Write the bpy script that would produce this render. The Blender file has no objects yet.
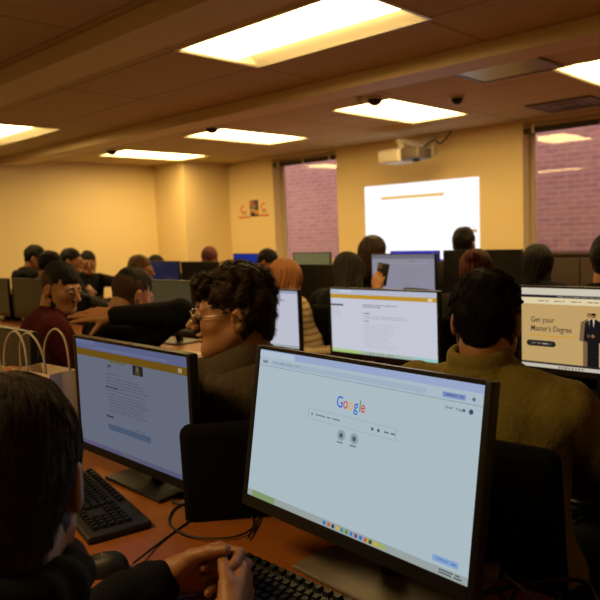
import bpy, bmesh, math, random
import numpy as np
from mathutils import Matrix, Vector
random.seed(7); RNG = np.random.default_rng(7)
PI = math.pi
SC = bpy.context.scene
COL = SC.collection

# ------------------------------------------------------------------ materials
def mat(name, col, rough=.6, metal=0., emit=None, es=1., bump=0., bscale=60., spec=.5, sss=0., var=0., coat=0., stretch=None):
    m = bpy.data.materials.new(name); m.use_nodes = True
    nt = m.node_tree; b = nt.nodes['Principled BSDF']
    b.inputs['Base Color'].default_value = (*col, 1); b.inputs['Roughness'].default_value = rough
    b.inputs['Metallic'].default_value = metal; b.inputs['Specular IOR Level'].default_value = spec
    if coat: b.inputs['Coat Weight'].default_value = coat
    if sss:
        b.inputs['Subsurface Weight'].default_value = sss
        b.inputs['Subsurface Radius'].default_value = (.02, .008, .004)
    if emit:
        b.inputs['Emission Color'].default_value = (*emit, 1); b.inputs['Emission Strength'].default_value = es
    if bump or var:
        tc = nt.nodes.new('ShaderNodeTexCoord'); n = nt.nodes.new('ShaderNodeTexNoise')
        n.inputs['Scale'].default_value = bscale; n.inputs['Detail'].default_value = 4
        if stretch:
            mp = nt.nodes.new('ShaderNodeMapping'); mp.inputs['Scale'].default_value = stretch
            nt.links.new(tc.outputs['Object'], mp.inputs['Vector']); nt.links.new(mp.outputs[0], n.inputs['Vector'])
        else: nt.links.new(tc.outputs['Object'], n.inputs['Vector'])
        if bump:
            bp = nt.nodes.new('ShaderNodeBump'); bp.inputs['Strength'].default_value = bump; bp.inputs['Distance'].default_value = .004
            nt.links.new(n.outputs['Fac'], bp.inputs['Height']); nt.links.new(bp.outputs[0], b.inputs['Normal'])
        if var:
            r = nt.nodes.new('ShaderNodeValToRGB')
            r.color_ramp.elements[0].position = .3; r.color_ramp.elements[1].position = .7
            r.color_ramp.elements[0].color = (*[c*(1-var) for c in col], 1)
            r.color_ramp.elements[1].color = (*[min(1, c*(1+var)) for c in col], 1)
            nt.links.new(n.outputs['Fac'], r.inputs[0]); nt.links.new(r.outputs[0], b.inputs['Base Color'])
    return m

def emat(name, col, s=1.):
    m = bpy.data.materials.new(name); m.use_nodes = True
    nt = m.node_tree; nt.nodes.clear()
    o = nt.nodes.new('ShaderNodeOutputMaterial'); e = nt.nodes.new('ShaderNodeEmission')
    e.inputs[0].default_value = (*col, 1); e.inputs[1].default_value = s
    nt.links.new(e.outputs[0], o.inputs[0]); return m

def lin(r, g, b):
    f = lambda c: (c/255/12.92) if c/255 <= .04045 else ((c/255+.055)/1.055)**2.4
    return (f(r), f(g), f(b))

def brick_mat(name, c1, c2, mortar, sx, sy, msz, rough=.8, offset=.5, bump=.3, plane='XZ', width=.5, height=.25):
    m = bpy.data.materials.new(name); m.use_nodes = True
    nt = m.node_tree; b = nt.nodes['Principled BSDF']; b.inputs['Roughness'].default_value = rough
    tc = nt.nodes.new('ShaderNodeTexCoord'); sp = nt.nodes.new('ShaderNodeSeparateXYZ'); cb = nt.nodes.new('ShaderNodeCombineXYZ')
    nt.links.new(tc.outputs['Object'], sp.inputs[0])
    nt.links.new(sp.outputs[plane[0]], cb.inputs[0]); nt.links.new(sp.outputs[plane[1]], cb.inputs[1])
    mp = nt.nodes.new('ShaderNodeMapping'); mp.inputs['Location'].default_value = (sx, sy, 0)
    nt.links.new(cb.outputs[0], mp.inputs[0])
    br = nt.nodes.new('ShaderNodeTexBrick'); br.offset = offset
    br.inputs['Color1'].default_value = (*c1, 1); br.inputs['Color2'].default_value = (*c2, 1); br.inputs['Mortar'].default_value = (*mortar, 1)
    br.inputs['Scale'].default_value = 1; br.inputs['Mortar Size'].default_value = msz
    br.inputs['Brick Width'].default_value = width; br.inputs['Row Height'].default_value = height
    nt.links.new(mp.outputs[0], br.inputs['Vector'])
    nz = nt.nodes.new('ShaderNodeTexNoise'); nz.inputs['Scale'].default_value = 9 if width < 1 else 120
    nt.links.new(tc.outputs['Object'], nz.inputs['Vector'])
    mx = nt.nodes.new('ShaderNodeMixRGB'); mx.blend_type = 'MULTIPLY'; mx.inputs[0].default_value = .35
    nt.links.new(br.outputs[0], mx.inputs[1]); nt.links.new(nz.outputs['Fac'], mx.inputs[2])
    nt.links.new(mx.outputs[0], b.inputs['Base Color'])
    bp = nt.nodes.new('ShaderNodeBump'); bp.inputs['Strength'].default_value = bump; bp.inputs['Distance'].default_value = .01; bp.invert = True
    nt.links.new(br.outputs['Fac'], bp.inputs['Height']); nt.links.new(bp.outputs[0], b.inputs['Normal'])
    return m

def wood_mat():
    m = bpy.data.materials.new('orange wood laminate'); m.use_nodes = True
    nt = m.node_tree; b = nt.nodes['Principled BSDF']; b.inputs['Roughness'].default_value = .42
    tc = nt.nodes.new('ShaderNodeTexCoord'); mp = nt.nodes.new('ShaderNodeMapping'); mp.inputs['Scale'].default_value = (2, 22, 5)
    nz = nt.nodes.new('ShaderNodeTexNoise'); nz.inputs['Scale'].default_value = 2.5; nz.inputs['Detail'].default_value = 8; nz.inputs['Distortion'].default_value = .6
    r = nt.nodes.new('ShaderNodeValToRGB')
    r.color_ramp.elements[0].position = .3; r.color_ramp.elements[0].color = (.24, .068, .010, 1)
    r.color_ramp.elements[1].position = .75; r.color_ramp.elements[1].color = (.31, .093, .015, 1)
    nt.links.new(tc.outputs['Object'], mp.inputs[0]); nt.links.new(mp.outputs[0], nz.inputs[0]); nt.links.new(nz.outputs['Fac'], r.inputs[0])
    nt.links.new(r.outputs[0], b.inputs['Base Color']); return m

M = {}
M['wall'] = mat('cream wall paint', (.80, .63, .34), .55, bump=.12, bscale=180)
M['col'] = mat('beige window frame paint', (.62, .50, .33), .5)
M['ceil'] = brick_mat('acoustic ceiling tile', (.72, .55, .31), (.69, .52, .29), (.40, .28, .15), 0.68, 0.06, .008, .9, 0., .25, 'XY', 1.22, .61)
M['beam'] = mat('painted bulkhead', (.72, .56, .34), .6)
M['floor'] = mat('dark carpet', (.02, .014, .01), .95, bump=.4, bscale=300, var=.3)
M['brick'] = brick_mat('red brick outside', (.62, .27, .22), (.52, .21, .19), (.60, .36, .31), 0, 0, .012, .9, .5, .4, 'XZ', .23, .078)
M['wood'] = wood_mat()
M['edge'] = mat('dark desk edge band', (.03, .018, .012), .4)
M['black'] = mat('black plastic', (0.0072, 0.0072, 0.0078), .38)
M['blackm'] = mat('matt black plastic', (0.0108, 0.0102, 0.0102), .55, bump=.1, bscale=400)
M['bezel'] = mat('monitor bezel plastic', (.012, .011, .011), .35, spec=.3)
M['grey'] = mat('grey plastic', (.13, .10, .085), .5)
M['key'] = mat('keycap plastic', (.007, .007, .007), .5, spec=.3)
M['rubber'] = mat('cable rubber', (.012, .011, .011), .5)
M['chair'] = mat('black chair fabric', (.005, .0045, .0045), .95, spec=.08, bump=.3, bscale=300)
M['metal'] = mat('dark steel', (.1, .09, .08), .35, .8)
M['white'] = mat('white enamel', (.75, .68, .55), .4)
M['paper'] = mat('white paper', (.5, .42, .3), .7, bump=.05, bscale=20)
M['bag'] = mat('white kraft paper', (.60, .47, .36), .75, bump=.15, bscale=25)
M['cord'] = mat('twisted paper cord', (.36, .28, .2), .8, bump=.5, bscale=500)
M['wcab'] = mat('dark brown cabinet', (.035, .016, .009), .6)
M['skin'] = mat('skin warm', (.36, .155, .065), .5, sss=.15, bump=.12, bscale=220)
M['skin_d'] = mat('skin tan', (.30, .12, .05), .5, sss=.15, bump=.12, bscale=220)
M['hair'] = mat('dark brown hair', (.032, .015, .0075), .5, bump=.5, bscale=90, spec=.22, stretch=(6, 6, 1))
M['knit_red'] = mat('dark red knit', (.08, .010, .010), .85, bump=.5, bscale=200)
M['stubble'] = mat('short stubble', (.055, .027, .014), .7, spec=.15, bump=.3, bscale=500)
M['hair_b'] = mat('brown hair', (.10, .045, .016), .45, bump=.5, bscale=90, spec=.22, stretch=(6, 6, 1))
M['hair_k'] = mat('black hair', (.007, .0045, .0035), .7, bump=.5, bscale=90, spec=.22, stretch=(6, 6, 1))
M['hair_o'] = mat('auburn hair', (.20, .070, .014), .5, bump=.7, bscale=70, spec=.22, stretch=(8, 8, 1))
M['hair_r'] = mat('dark red hair', (.055, .009, .005), .6, bump=.5, bscale=90, spec=.22, stretch=(6, 6, 1))
M['eye'] = mat('eye white', (.25, .20, .16), .3); M['iris'] = mat('brown iris', (.03, .015, .008), .15)
M['lip'] = mat('lips', (.40, .13, .085), .45)
def cloth(n, c, bs=140, b=.5, var=.12): return mat(n, tuple(q*.6 for q in c), .92, bump=b, bscale=bs, var=var, spec=.12)
C_BLACK = cloth('black jersey', (.010, .009, .010)); C_DARK = cloth('charcoal jersey', (.035, .03, .03)); C_OLIVE = cloth('dark olive fleece', (.12, .085, .055), 60, .9)
C_GREEN = cloth('olive green cotton twill', (.36, .27, .07), 90, .7); C_RED = cloth('maroon wool', (.10, .012, .012)); C_CREAM = cloth('cream fleece', (.66, .50, .32), 80, .6)
C_GREY = cloth('grey cotton', (.09, .08, .07)); C_JEAN = cloth('dark denim', (.012, .014, .022)); C_BROWN = cloth('grey brown jacket', (.13, .085, .055)); C_TAN = cloth('tan shirt', (.42, .28, .14))
_n = C_CREAM.node_tree; _b = _n.nodes['Principled BSDF']; _w = _n.nodes.new('ShaderNodeTexWave'); _w.bands_direction = 'Z'; _w.inputs['Scale'].default_value = 9; _w.inputs['Distortion'].default_value = 1.5
_t = _n.nodes.new('ShaderNodeTexCoord'); _r = _n.nodes.new('ShaderNodeValToRGB'); _r.color_ramp.elements[0].color = (.20, .13, .07, 1); _r.color_ramp.elements[1].color = (.42, .32, .2, 1); _r.color_ramp.elements[0].position = .15; _r.color_ramp.elements[1].position = .4
_n.links.new(_t.outputs['Object'], _w.inputs[0]); _n.links.new(_w.outputs['Fac'], _r.inputs[0]); _n.links.new(_r.outputs[0], _b.inputs['Base Color'])
M['shoe'] = mat('dark shoe leather', (.02, .018, .017), .5)

# ------------------------------------------------------------------ object helpers
def tag(o, label=None, cat=None, group=None, kind=None):
    if label: o['label'] = label
    if cat: o['category'] = cat
    if group: o['group'] = group
    if kind: o['kind'] = kind
    return o
def empty(name, loc=(0, 0, 0), rz=0., label=None, cat=None, group=None):
    o = bpy.data.objects.new(name, None); COL.objects.link(o); o.empty_display_size = .05
    o.location = loc; o.rotation_euler = (0, 0, rz); return tag(o, label, cat, group)
def link(name, me, parent=None, keepworld=False):
    o = bpy.data.objects.new(name, me); COL.objects.link(o)
    if parent: o.parent = parent
    return o
def copy_tree(o, parent=None):
    c = o.copy(); COL.objects.link(c); c.parent = parent
    for ch in list(o.children): copy_tree(ch, c)
    return c

class MB:
    def __init__(s): s.v = []; s.f = []; s.mi = []; s.sm = []
    def add(s, vs, fs, mi=0, sm=False):
        o = len(s.v); s.v += [tuple(map(float, v)) for v in vs]
        s.f += [tuple(int(i)+o for i in f) for f in fs]; s.mi += [mi]*len(fs); s.sm += [sm]*len(fs); return s
    def box(s, x0, x1, y0, y1, z0, z1, mi=0, bev=0., X=None):
        if bev > 0:
            bm = bmesh.new(); bmesh.ops.create_cube(bm, size=1)
            for v in bm.verts: v.co = Vector(((x0+x1)/2+v.co.x*(x1-x0), (y0+y1)/2+v.co.y*(y1-y0), (z0+z1)/2+v.co.z*(z1-z0)))
            bmesh.ops.bevel(bm, geom=bm.edges[:]+bm.verts[:], offset=bev, segments=3, profile=.5, affect='EDGES', clamp_overlap=True)
            bm.verts.index_update(); vs = [v.co.copy() for v in bm.verts]; fs = [[v.index for v in f.verts] for f in bm.faces]; bm.free()
            if X is not None: vs = [X @ v for v in vs]
            return s.add(vs, fs, mi, True)
        vs = [Vector((x, y, z)) for x in (x0, x1) for y in (y0, y1) for z in (z0, z1)]
        if X is not None: vs = [X @ v for v in vs]
        return s.add(vs, [(0, 1, 3, 2), (4, 6, 7, 5), (0, 4, 5, 1), (2, 3, 7, 6), (0, 2, 6, 4), (1, 5, 7, 3)], mi)
    def quad(s, pts, mi=0): return s.add(pts, [tuple(range(len(pts)))], mi)
    def tube(s, pts, r, n=8, mi=0, closed=False, cap=True):
        P = [Vector(p) for p in pts]; m = len(P); rs = r if isinstance(r, (list, tuple)) else [r]*m
        vs = []; up = None
        for i, p in enumerate(P):
            if closed: d = P[(i+1) % m]-P[i-1]
            else: d = P[min(i+1, m-1)]-P[max(i-1, 0)]
            if d.length < 1e-9: d = Vector((0, 0, 1))
            d.normalize()
            if up is None: up = Vector((0, 0, 1)) if abs(d.z) < .9 else Vector((1, 0, 0))
            a = (up - d*up.dot(d))
            if a.length < 1e-6: a = d.orthogonal()
            a.normalize(); up = a; b = d.cross(a)
            for k in range(n):
                t = 2*PI*k/n; vs.append(p+(a*math.cos(t)+b*math.sin(t))*rs[i])
        fs = []
        for i in range(m if closed else m-1):
            j = (i+1) % m
            for k in range(n): l = (k+1) % n; fs.append((i*n+k, j*n+k, j*n+l, i*n+l))
        if cap and not closed: fs += [tuple(range(n)), tuple(range((m-1)*n, m*n))[::-1]]
        return s.add(vs, fs, mi, True)
    def lathe(s, prof, c=(0, 0, 0), n=24, mi=0, X=None):
        vs = []; c = Vector(c)
        for r, z in prof:
            for k in range(n):
                t = 2*PI*k/n; v = Vector((r*math.cos(t), r*math.sin(t), z))
                if X is not None: v = X @ v
                vs.append(c+v)
        fs = []
        for i in range(len(prof)-1):
            for k in range(n): l = (k+1) % n; fs.append((i*n+k, i*n+l, (i+1)*n+l, (i+1)*n+k))
        fs += [tuple(range(n))[::-1], tuple(range((len(prof)-1)*n, len(prof)*n))]
        return s.add(vs, fs, mi, True)
    def build(s, name, mats, parent=None, off=(0, 0, 0)):
        me = bpy.data.meshes.new(name); o = Vector(off)
        me.from_pydata([tuple(Vector(v)-o) for v in s.v] if off != (0, 0, 0) else s.v, [], s.f)
        for m in (mats if isinstance(mats, (list, tuple)) else [mats]): me.materials.append(m)
        me.polygons.foreach_set('material_index', s.mi); me.polygons.foreach_set('use_smooth', s.sm)
        me.update(); return link(name, me, parent)

def curve_pts(ctrl, n=8):
    P = [Vector(p) for p in ctrl]; out = []
    for i in range(len(P)-1):
        p0 = P[max(i-1, 0)]; p1 = P[i]; p2 = P[i+1]; p3 = P[min(i+2, len(P)-1)]
        for k in range(n):
            t = k/n; out.append(.5*((2*p1)+(p2-p0)*t+(2*p0-5*p1+4*p2-p3)*t*t+(3*p1-p0-3*p2+p3)*t**3))
    out.append(P[-1]); return out

_tcache = {}
def text_geo(body, size, align='LEFT', bold=0.):
    k = (body, size, align, bold)
    if k in _tcache: return _tcache[k]
    cu = bpy.data.curves.new('txt', 'FONT'); cu.body = body; cu.size = size; cu.align_x = align; cu.offset = bold; cu.resolution_u = 3
    ob = bpy.data.objects.new('txt', cu); COL.objects.link(ob)
    dg = bpy.context.evaluated_depsgraph_get(); me = bpy.data.meshes.new_from_object(ob.evaluated_get(dg))
    vs = [tuple(v.co) for v in me.vertices]; fs = [tuple(p.vertices) for p in me.polygons]
    w = (max(v[0] for v in vs)-min(v[0] for v in vs)) if vs else 0
    bpy.data.objects.remove(ob); bpy.data.curves.remove(cu); bpy.data.meshes.remove(me)
    _tcache[k] = (vs, fs, w); return _tcache[k]

# ------------------------------------------------------------------ room shell (X along the projection wall, Y towards it)
CZ = 2.44; DY = 6.69; XL = -8.34; XR = 2.2; YB = -2.2
def st(name, mb, m): return tag(mb.build(name, m), kind='structure')
st('floor', MB().box(XL-.2, XR+.2, YB-.2, DY+.25, -.1, 0), M['floor'])
st('ceiling', MB().box(XL-.2, XR+.2, YB-.2, DY+.25, CZ+.14, CZ+.24), M['ceil'])
# hung ceiling plane with real openings for the recessed lights
FIX = [(-3.10, 2.385, 1.22, .61), (-7.15, 2.545, 1.22, .61), (-3.84, 4.56, .61, 1.24), (-5.72, 4.42, .61, 1.24), (-7.54, 4.50, .61, 1.24), (-1.94, 4.62, .61, 1.24), (-2.4, -.6, 1.22, .61), (-6.4, -.5, 1.22, .61)]
def rect_minus(rects, holes):
    out = rects
    for (hx, hy, hw, hh) in holes:
        nx = []
        for (x0, x1, y0, y1) in out:
            a, b, c, d = max(x0, hx), min(x1, hx+hw), max(y0, hy), min(y1, hy+hh)
            if a >= b or c >= d: nx.append((x0, x1, y0, y1)); continue
            if a > x0: nx.append((x0, a, y0, y1))
            if b < x1: nx.append((b, x1, y0, y1))
            if c > y0: nx.append((a, b, y0, c))
            if d < y1: nx.append((a, b, d, y1))
        out = nx
    return out
mb = MB()
for (a, b, c, d) in rect_minus([(XL, XR, YB, DY)], FIX): mb.box(a, b, c, d, CZ, CZ+.02)
o = st('ceiling', mb, M['ceil'])
# walls
st('wall_left', MB().box(XL-.2, XL, YB-.2, DY+.2, 0, CZ+.2), M['wall'])
st('wall_corner', MB().box(XL, -7.65, 5.86, DY, 0, CZ), M['wall'])
st('wall_right', MB().box(XR, XR+.2, YB-.2, DY+.2, 0, CZ+.2), M['wall'])
st('wall_back', MB().box(XL-.2, XR+.2, YB-.2, YB, 0, CZ+.2), M['wall'])
W1 = (-6.73, -5.585); W2 = (-3.115, -.9); SILL = 1.0; HEAD = 2.42
mb = MB()
for a, b in ((-7.65, W1[0]), (W1[1], W2[0]), (W2[1], XR)): mb.box(a, b, DY, DY+.24, 0, CZ+.2)
for a, b in (W1, W2): mb.box(a, b, DY, DY+.24, 0, SILL); mb.box(a, b, DY, DY+.24, HEAD, CZ+.2)
st('wall_front', mb, M['wall'])
glass = bpy.data.materials.new('window glass'); glass.use_nodes = True
nt = glass.node_tree; nt.nodes.clear(); go = nt.nodes.new('ShaderNodeOutputMaterial'); mx = nt.nodes.new('ShaderNodeMixShader')
tr = nt.nodes.new('ShaderNodeBsdfTransparent'); gl = nt.nodes.new('ShaderNodeBsdfGlossy'); gl.inputs['Roughness'].default_value = .02
lw = nt.nodes.new('ShaderNodeLayerWeight'); lw.inputs['Blend'].default_value = .5
pw = nt.nodes.new('ShaderNodeMath'); pw.operation = 'POWER'; pw.inputs[1].default_value = 4.; nt.links.new(lw.outputs['Facing'], pw.inputs[0])
fr = nt.nodes.new('ShaderNodeMath'); fr.operation = 'MULTIPLY_ADD'; fr.inputs[1].default_value = .9; fr.inputs[2].default_value = .05; nt.links.new(pw.outputs[0], fr.inputs[0])
nt.links.new(fr.outputs[0], mx.inputs[0]); nt.links.new(tr.outputs[0], mx.inputs[1]); nt.links.new(gl.outputs[0], mx.inputs[2]); nt.links.new(mx.outputs[0], go.inputs[0])
for i, (a, b) in enumerate((W1, W2)):
    mb = MB(); fy0, fy1 = DY+.15, DY+.20
    mb.box(a, a+.05, fy0, fy1, SILL, HEAD); mb.box(b-.05, b, fy0, fy1, SILL, HEAD)
    mb.box(a+.05, b-.05, fy0, fy1, SILL, SILL+.05); mb.box(a+.05, b-.05, fy0, fy1, HEAD-.05, HEAD)
    w = st('window_%d' % (i+1), mb, M['col'])
    pane = MB().box(a+.05, b-.05, DY+.17, DY+.176, SILL+.05, HEAD-.05).build('pane', glass, w)
    MB().box(a, b, DY-.03, DY+.15, SILL-.03, SILL, bev=.004).build('window_sill', M['col'], w)
    # dark headrail of the blind
    r = tag(empty('blind_headrail', ((a+b)/2, DY+.03, 2.31), 0), ['dark brown blind headrail above the left window beside the posters', 'dark brown blind headrail above the right window'][i], 'blind', )
    L = (b-a)/2-.01
    MB().box(-L, L, -.03, .03, 0, .05, bev=.004).build('headrail', M['wcab'], r)
    for q in np.linspace(-L+.1, L-.1, 4 if i else 3): MB().box(q-.015, q+.015, -.036, .03, -.004, .085, bev=.003).build('bracket', M['col'], r)
# bulkhead beams across the ceiling
st('trim_1', MB().box(XL, XR, 3.63, 3.88, CZ-.085, CZ-.001), M['beam'])
st('trim_2', MB().box(XL, XR, 1.83, 2.1, CZ-.09, CZ-.001), M['beam'])
# outside
st('ground', MB().box(-20, 8, DY+.24, DY+8, -.4, -.3), M['floor'])
o = MB().box(-22, 8, DY+3.4, DY+3.8, -.3, 6.5).build('brick_building', M['brick'])
tag(o, 'red brick wall of the building outside the windows', 'building')

# ------------------------------------------------------------------ ceiling fixtures
LAMP = emat('troffer diffuser light', (1., .69, .26), 16.)
for i, (x, y, w, h) in enumerate(FIX):
    lab = ['large ceiling light at the top of the picture above the middle rows', 'ceiling light cut off by the left edge of the picture', 'ceiling light in front of the projector, near the wall',
           'ceiling light between the projector one and the far left one', 'farthest ceiling light, by the left wall corner', 'ceiling light cut off by the right edge of the picture',
           'ceiling light behind the camera over the front desks', 'ceiling light behind the camera by the left wall'][i]
    if i >= 6: grp = None
    e = empty('ceiling_light', (x+w/2, y+h/2, CZ), 0, lab, 'ceiling light', 'recessed ceiling lights')
    a, b = w/2, h/2; d = .10
    mb = MB()
    mb.box(-a, -a+.012, -b, b, 0, d); mb.box(a-.012, a, -b, b, 0, d); mb.box(-a+.012, a-.012, -b, -b+.012, 0, d); mb.box(-a+.012, a-.012, b-.012, b, 0, d)
    mb.box(-a, a, -b, b, d, d+.01)
    mb.build('housing', M['white'], e)
    fb = MB(); t = .018
    fb.box(-a-t, a+t, -b-t, -b, -.006, .0); fb.box(-a-t, a+t, b, b+t, -.006, 0); fb.box(-a-t, -a, -b, b, -.006, 0); fb.box(a, a+t, -b, b, -.006, 0)
    fb.build('rim', M['white'], e)
    zz = .062 if i in (0, 1, 5) else .02
    if i < 2:
        yb = b-.16
        MB().box(-a+.013, a-.013, yb-.004, yb, .022, d).build('diffuser', LAMP, e)
        MB().quad([(-a+.013, yb+.004, d-.004), (a-.013, yb+.004, d-.004), (a-.013, b-.013, .002), (-a+.013, b-.013, .002)]).build('reflector', M['white'], e)
        zz = .022
    else: yb = b-.013
    # prismatic diffuser lens, slightly domed
    lm = MB(); n = 10; vs = []; fs = []
    for u in range(n+1):
        for v in range(n+1):
            X_ = -a+.013+(2*a-.026)*u/n; Y_ = -b+.013+(yb+b-.013)*v/n
            vs.append((X_, Y_, zz-.012*math.sin(PI*u/n)*math.sin(PI*v/n)))
    for u in range(n):
        for v in range(n): q = u*(n+1)+v; fs.append((q, q+1, q+n+2, q+n+1))
    lm.add(vs, fs, 0, True); lm.build('diffuser', LAMP, e)
def ceiling_panel(x, y, s, label, name, louv=True):
    e = empty(name, (x+s/2, y+s/2, CZ), 0, label, 'vent'); a = s/2
    mb = MB(); mb.box(-a, a, -a, -a+.02, -.012, 0); mb.box(-a, a, a-.02, a, -.012, 0); mb.box(-a, -a+.02, -a, a, -.012, 0); mb.box(a-.02, a, -a, a, -.012, 0)
    mb.build('frame', M['grey'], e)
    MB().box(-a+.02, a-.02, -a+.02, a-.02, -.008, -.002).build('panel', M['vent'], e)
    if louv:
        for k in range(3):
            q = a*.8-k*a*.26; m2 = MB()
            m2.box(-q, q, -q, -q+.012, -.011-.001*k, -.007); m2.box(-q, q, q-.012, q, -.011-.001*k, -.007)
            m2.box(-q, -q+.012, -q, q, -.011-.001*k, -.007); m2.box(q-.012, q, -q, q, -.011-.001*k, -.007); m2.build('louvre', M['grey'], e)
M['vent'] = mat('brushed vent metal', (.20, .155, .11), .38, .35)
ceiling_panel(-2.44, 4.02, .59, 'grey square ceiling vent panel between the beam and the right ceiling light', 'ceiling_vent', False)
ceiling_panel(-2.70, 5.84, .56, 'dark square ceiling vent nearest the right window', 'ceiling_vent')
def dome(x, y, r, label, m, name, cat):
    e = empty(name, (x, y, CZ), 0, label, cat)
    MB().lathe([(r*1.15, -.001), (r*1.15, -.012), (r, -.014)]).build('mounting_ring', M['white'], e)
    MB().lathe([(r, -.012), (r*.97, -.025), (r*.8, -.045), (r*.5, -.058), (r*.15, -.064)]).build('dome', m, e)
dome(-2.86, 4.96, .05, 'small round ceiling sensor with dark centre between the vent and a light', M['black'], 'ceiling_sensor', 'sensor')
dome(-3.33, 4.30, .03, 'tiny round ceiling sprinkler cover just beyond the beam', M['white'], 'ceiling_sprinkler', 'sprinkler')
for x, y, lab in ((-3.28, 4.43, 'round dark detector at the corner of the light in front of the projector'), (-5.09, 4.27, 'round dark detector at the corner of the middle ceiling light'), (-6.98, 4.35, 'round dark detector at the corner of the farthest light')):
    dome(x, y, .06, lab, M['wcab'], 'ceiling_detector', 'detector')

# projector on the wall arm
e = empty('projector', (-4.18, 6.12, 2.10), 0, 'cream short-throw projector hanging on a wall arm above the projected image', 'projector')
MB().box(-.22, .05, -.16, .16, 0, .14, bev=.02).build('body', M['white'], e)
MB().box(.055, .27, -.13, .13, .02, .13, bev=.015).build('lens_housing', M['grey'], e)
MB().lathe([(.03, 0), (.042, -.01), (.045, -.02)], (.16, 0, .02)).build('lens', M['black'], e)
MB().box(-.06, .0, -.05, .55, .20, .25, bev=.008).build('wall_arm', M['white'], e)
MB().box(-.11, .05, .545, .567, .10, .33, bev=.005).build('wall_plate', M['white'], e)
MB().tube([(-.03, 0, .15), (-.03, 0, .22)], .03, 12).build('arm_joint', M['white'], e)
MB().tube(curve_pts([(.2, .05, .13), (.26, .2, .22), (.22, .38, .20), (.30, .45, .30), (.28, .5, .345)]), .008, 6).build('cable', M['rubber'], e)

# ------------------------------------------------------------------ screens
SW, SH = .527, .296
E_ = {}
def ecol(r, g, b, s=1.): 
    k = (r, g, b, s)
    if k not in E_: E_[k] = emat('screen %d %d %d' % (r, g, b), lin(r, g, b), s)
    return E_[k]
CUR = [SW, SH]
class Page:
    """flat page graphics shown on a screen; u to the right, v down, 0..1"""
    def __init__(s, w=None, h=None): s.mb = MB(); s.m = []; s.w = w or CUR[0]; s.h = h or CUR[1]; s.l = 1
    def idx(s, c):
        m = ecol(*c)
        if m not in s.m: s.m.append(m)
        return s.m.index(m)
    def P(s, u, v, l): return ((u-.5)*s.w, -.0004*l, (.5-v)*s.h)
    def rect(s, u0, v0, u1, v1, c, l=None):
        l = l or s.l; s.mb.quad([s.P(u0, v1, l), s.P(u1, v1, l), s.P(u1, v0, l), s.P(u0, v0, l)], s.idx(c))
    def disc(s, u, v, r, c, l=2, n=16):
        s.mb.quad([((u-.5)*s.w+r*math.cos(2*PI*k/n), -.0004*l, (.5-v)*s.h+r*math.sin(2*PI*k/n)) for k in range(n)], s.idx(c))
    def poly(s, pts, c, l=2): s.mb.quad([s.P(u, v, l) for u, v in pts][::-1], s.idx(c))
    def text(s, u, v, t, size, c, l=3, align='LEFT', bold=0., sx=1.):
        vs, fs, w = text_geo(t, size, align, bold); x0 = (u-.5)*s.w; z0 = (.5-v)*s.h
        s.mb.add([(x0+a[0]*sx, -.0004*l, z0+a[1]) for a in vs], fs, s.idx(c)); return w*sx/s.w
    def lines(s, u, v, w, n, dv, c, th=.008, seed=1, jit=.25):
        R = random.Random(seed)
        for k in range(n):
            uu = u; end = u+w*(1-jit*R.random())
            while uu < end-.01:
                ww = R.uniform(.015, .05); s.rect(uu, v+k*dv, min(uu+ww, end), v+k*dv+th, c, 2); uu += ww+.008
    def build(s, parent): return s.mb.build('page_graphics', s.m, parent)

OFFM = mat('dark switched-off screen', (.012, .011, .012), .22)
OFFG = mat('dark screen with painted reflection', (.05, .05, .035), .3, emit=(.05, .045, .022), es=.6)  # weak glow in the colour stands in for room reflections on a dark screen
def monitor(x, y, zc, yaw, tilt, label, page=None, bg=None, base='black', zt=.76, w=SW, h=SH, basexy=None, group='computer monitors on the desks', offm=None, base_size=(.25, .19), bz=.013, neck_mat=None):
    e = empty('computer_monitor', (x, y, zt), yaw, label, 'monitor', group)
    hd = Matrix.Translation((0, 0, zc-zt)) @ Matrix.Rotation(-tilt, 4, 'X')
    bzb = .022; t = .007
    def part(mb, name, m, parent=e):
        o = mb.build(name, m, parent)
        if parent is e: o.matrix_local = hd
        return o
    mb = MB(); y0, y1 = -.003, .02
    mb.box(-w/2-bz, -w/2, y0, y1, -h/2-bzb, h/2+t, bev=.002); mb.box(w/2, w/2+bz, y0, y1, -h/2-bzb, h/2+t, bev=.002)
    mb.box(-w/2, w/2, y0, y1, h/2, h/2+t); mb.box(-w/2, w/2, y0, y1, -h/2-bzb, -h/2)
    part(mb, 'bezel', M['bezel'])
    mb = MB(); mb.box(-w/2-bz+.002, w/2+bz-.002, .008, .024, -h/2-bzb+.002, h/2+t-.002, bev=.004); mb.box(-w*.32, w*.32, .02, .048, -h*.38, h*.3, bev=.012)
    part(mb, 'back_shell', M['blackm'])
    sc = MB().box(-w/2, w/2, 0, .006, -h/2, h/2)
    so = part(sc, 'screen', bg if bg else (offm or OFFM))
    CUR[:] = [w, h]
    if page: page(so)
    bx, by = (basexy[0], basexy[1]) if basexy else (0, .085)
    bm = M['grey'] if base == 'grey' else M['black']
    nb = MB(); nb.tube([(bx*.5, .045, zc-zt-.02), (bx*.8, .07, (zc-zt)*.6), (bx, by+.01, .01)], [.024, .022, .024], 10)
    nb.box(-.05+bx*.4, .05+bx*.4, .04, .06, zc-zt-.06, zc-zt+.04, bev=.006)
    nb.build('stand_neck', neck_mat or M['black'], e)
    bw, bd = base_size
    MB().box(bx-bw/2, bx+bw/2, by-bd/2, by+bd/2, 0, .010, bev=.004).build('stand_base', bm, e)
    return e

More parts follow.
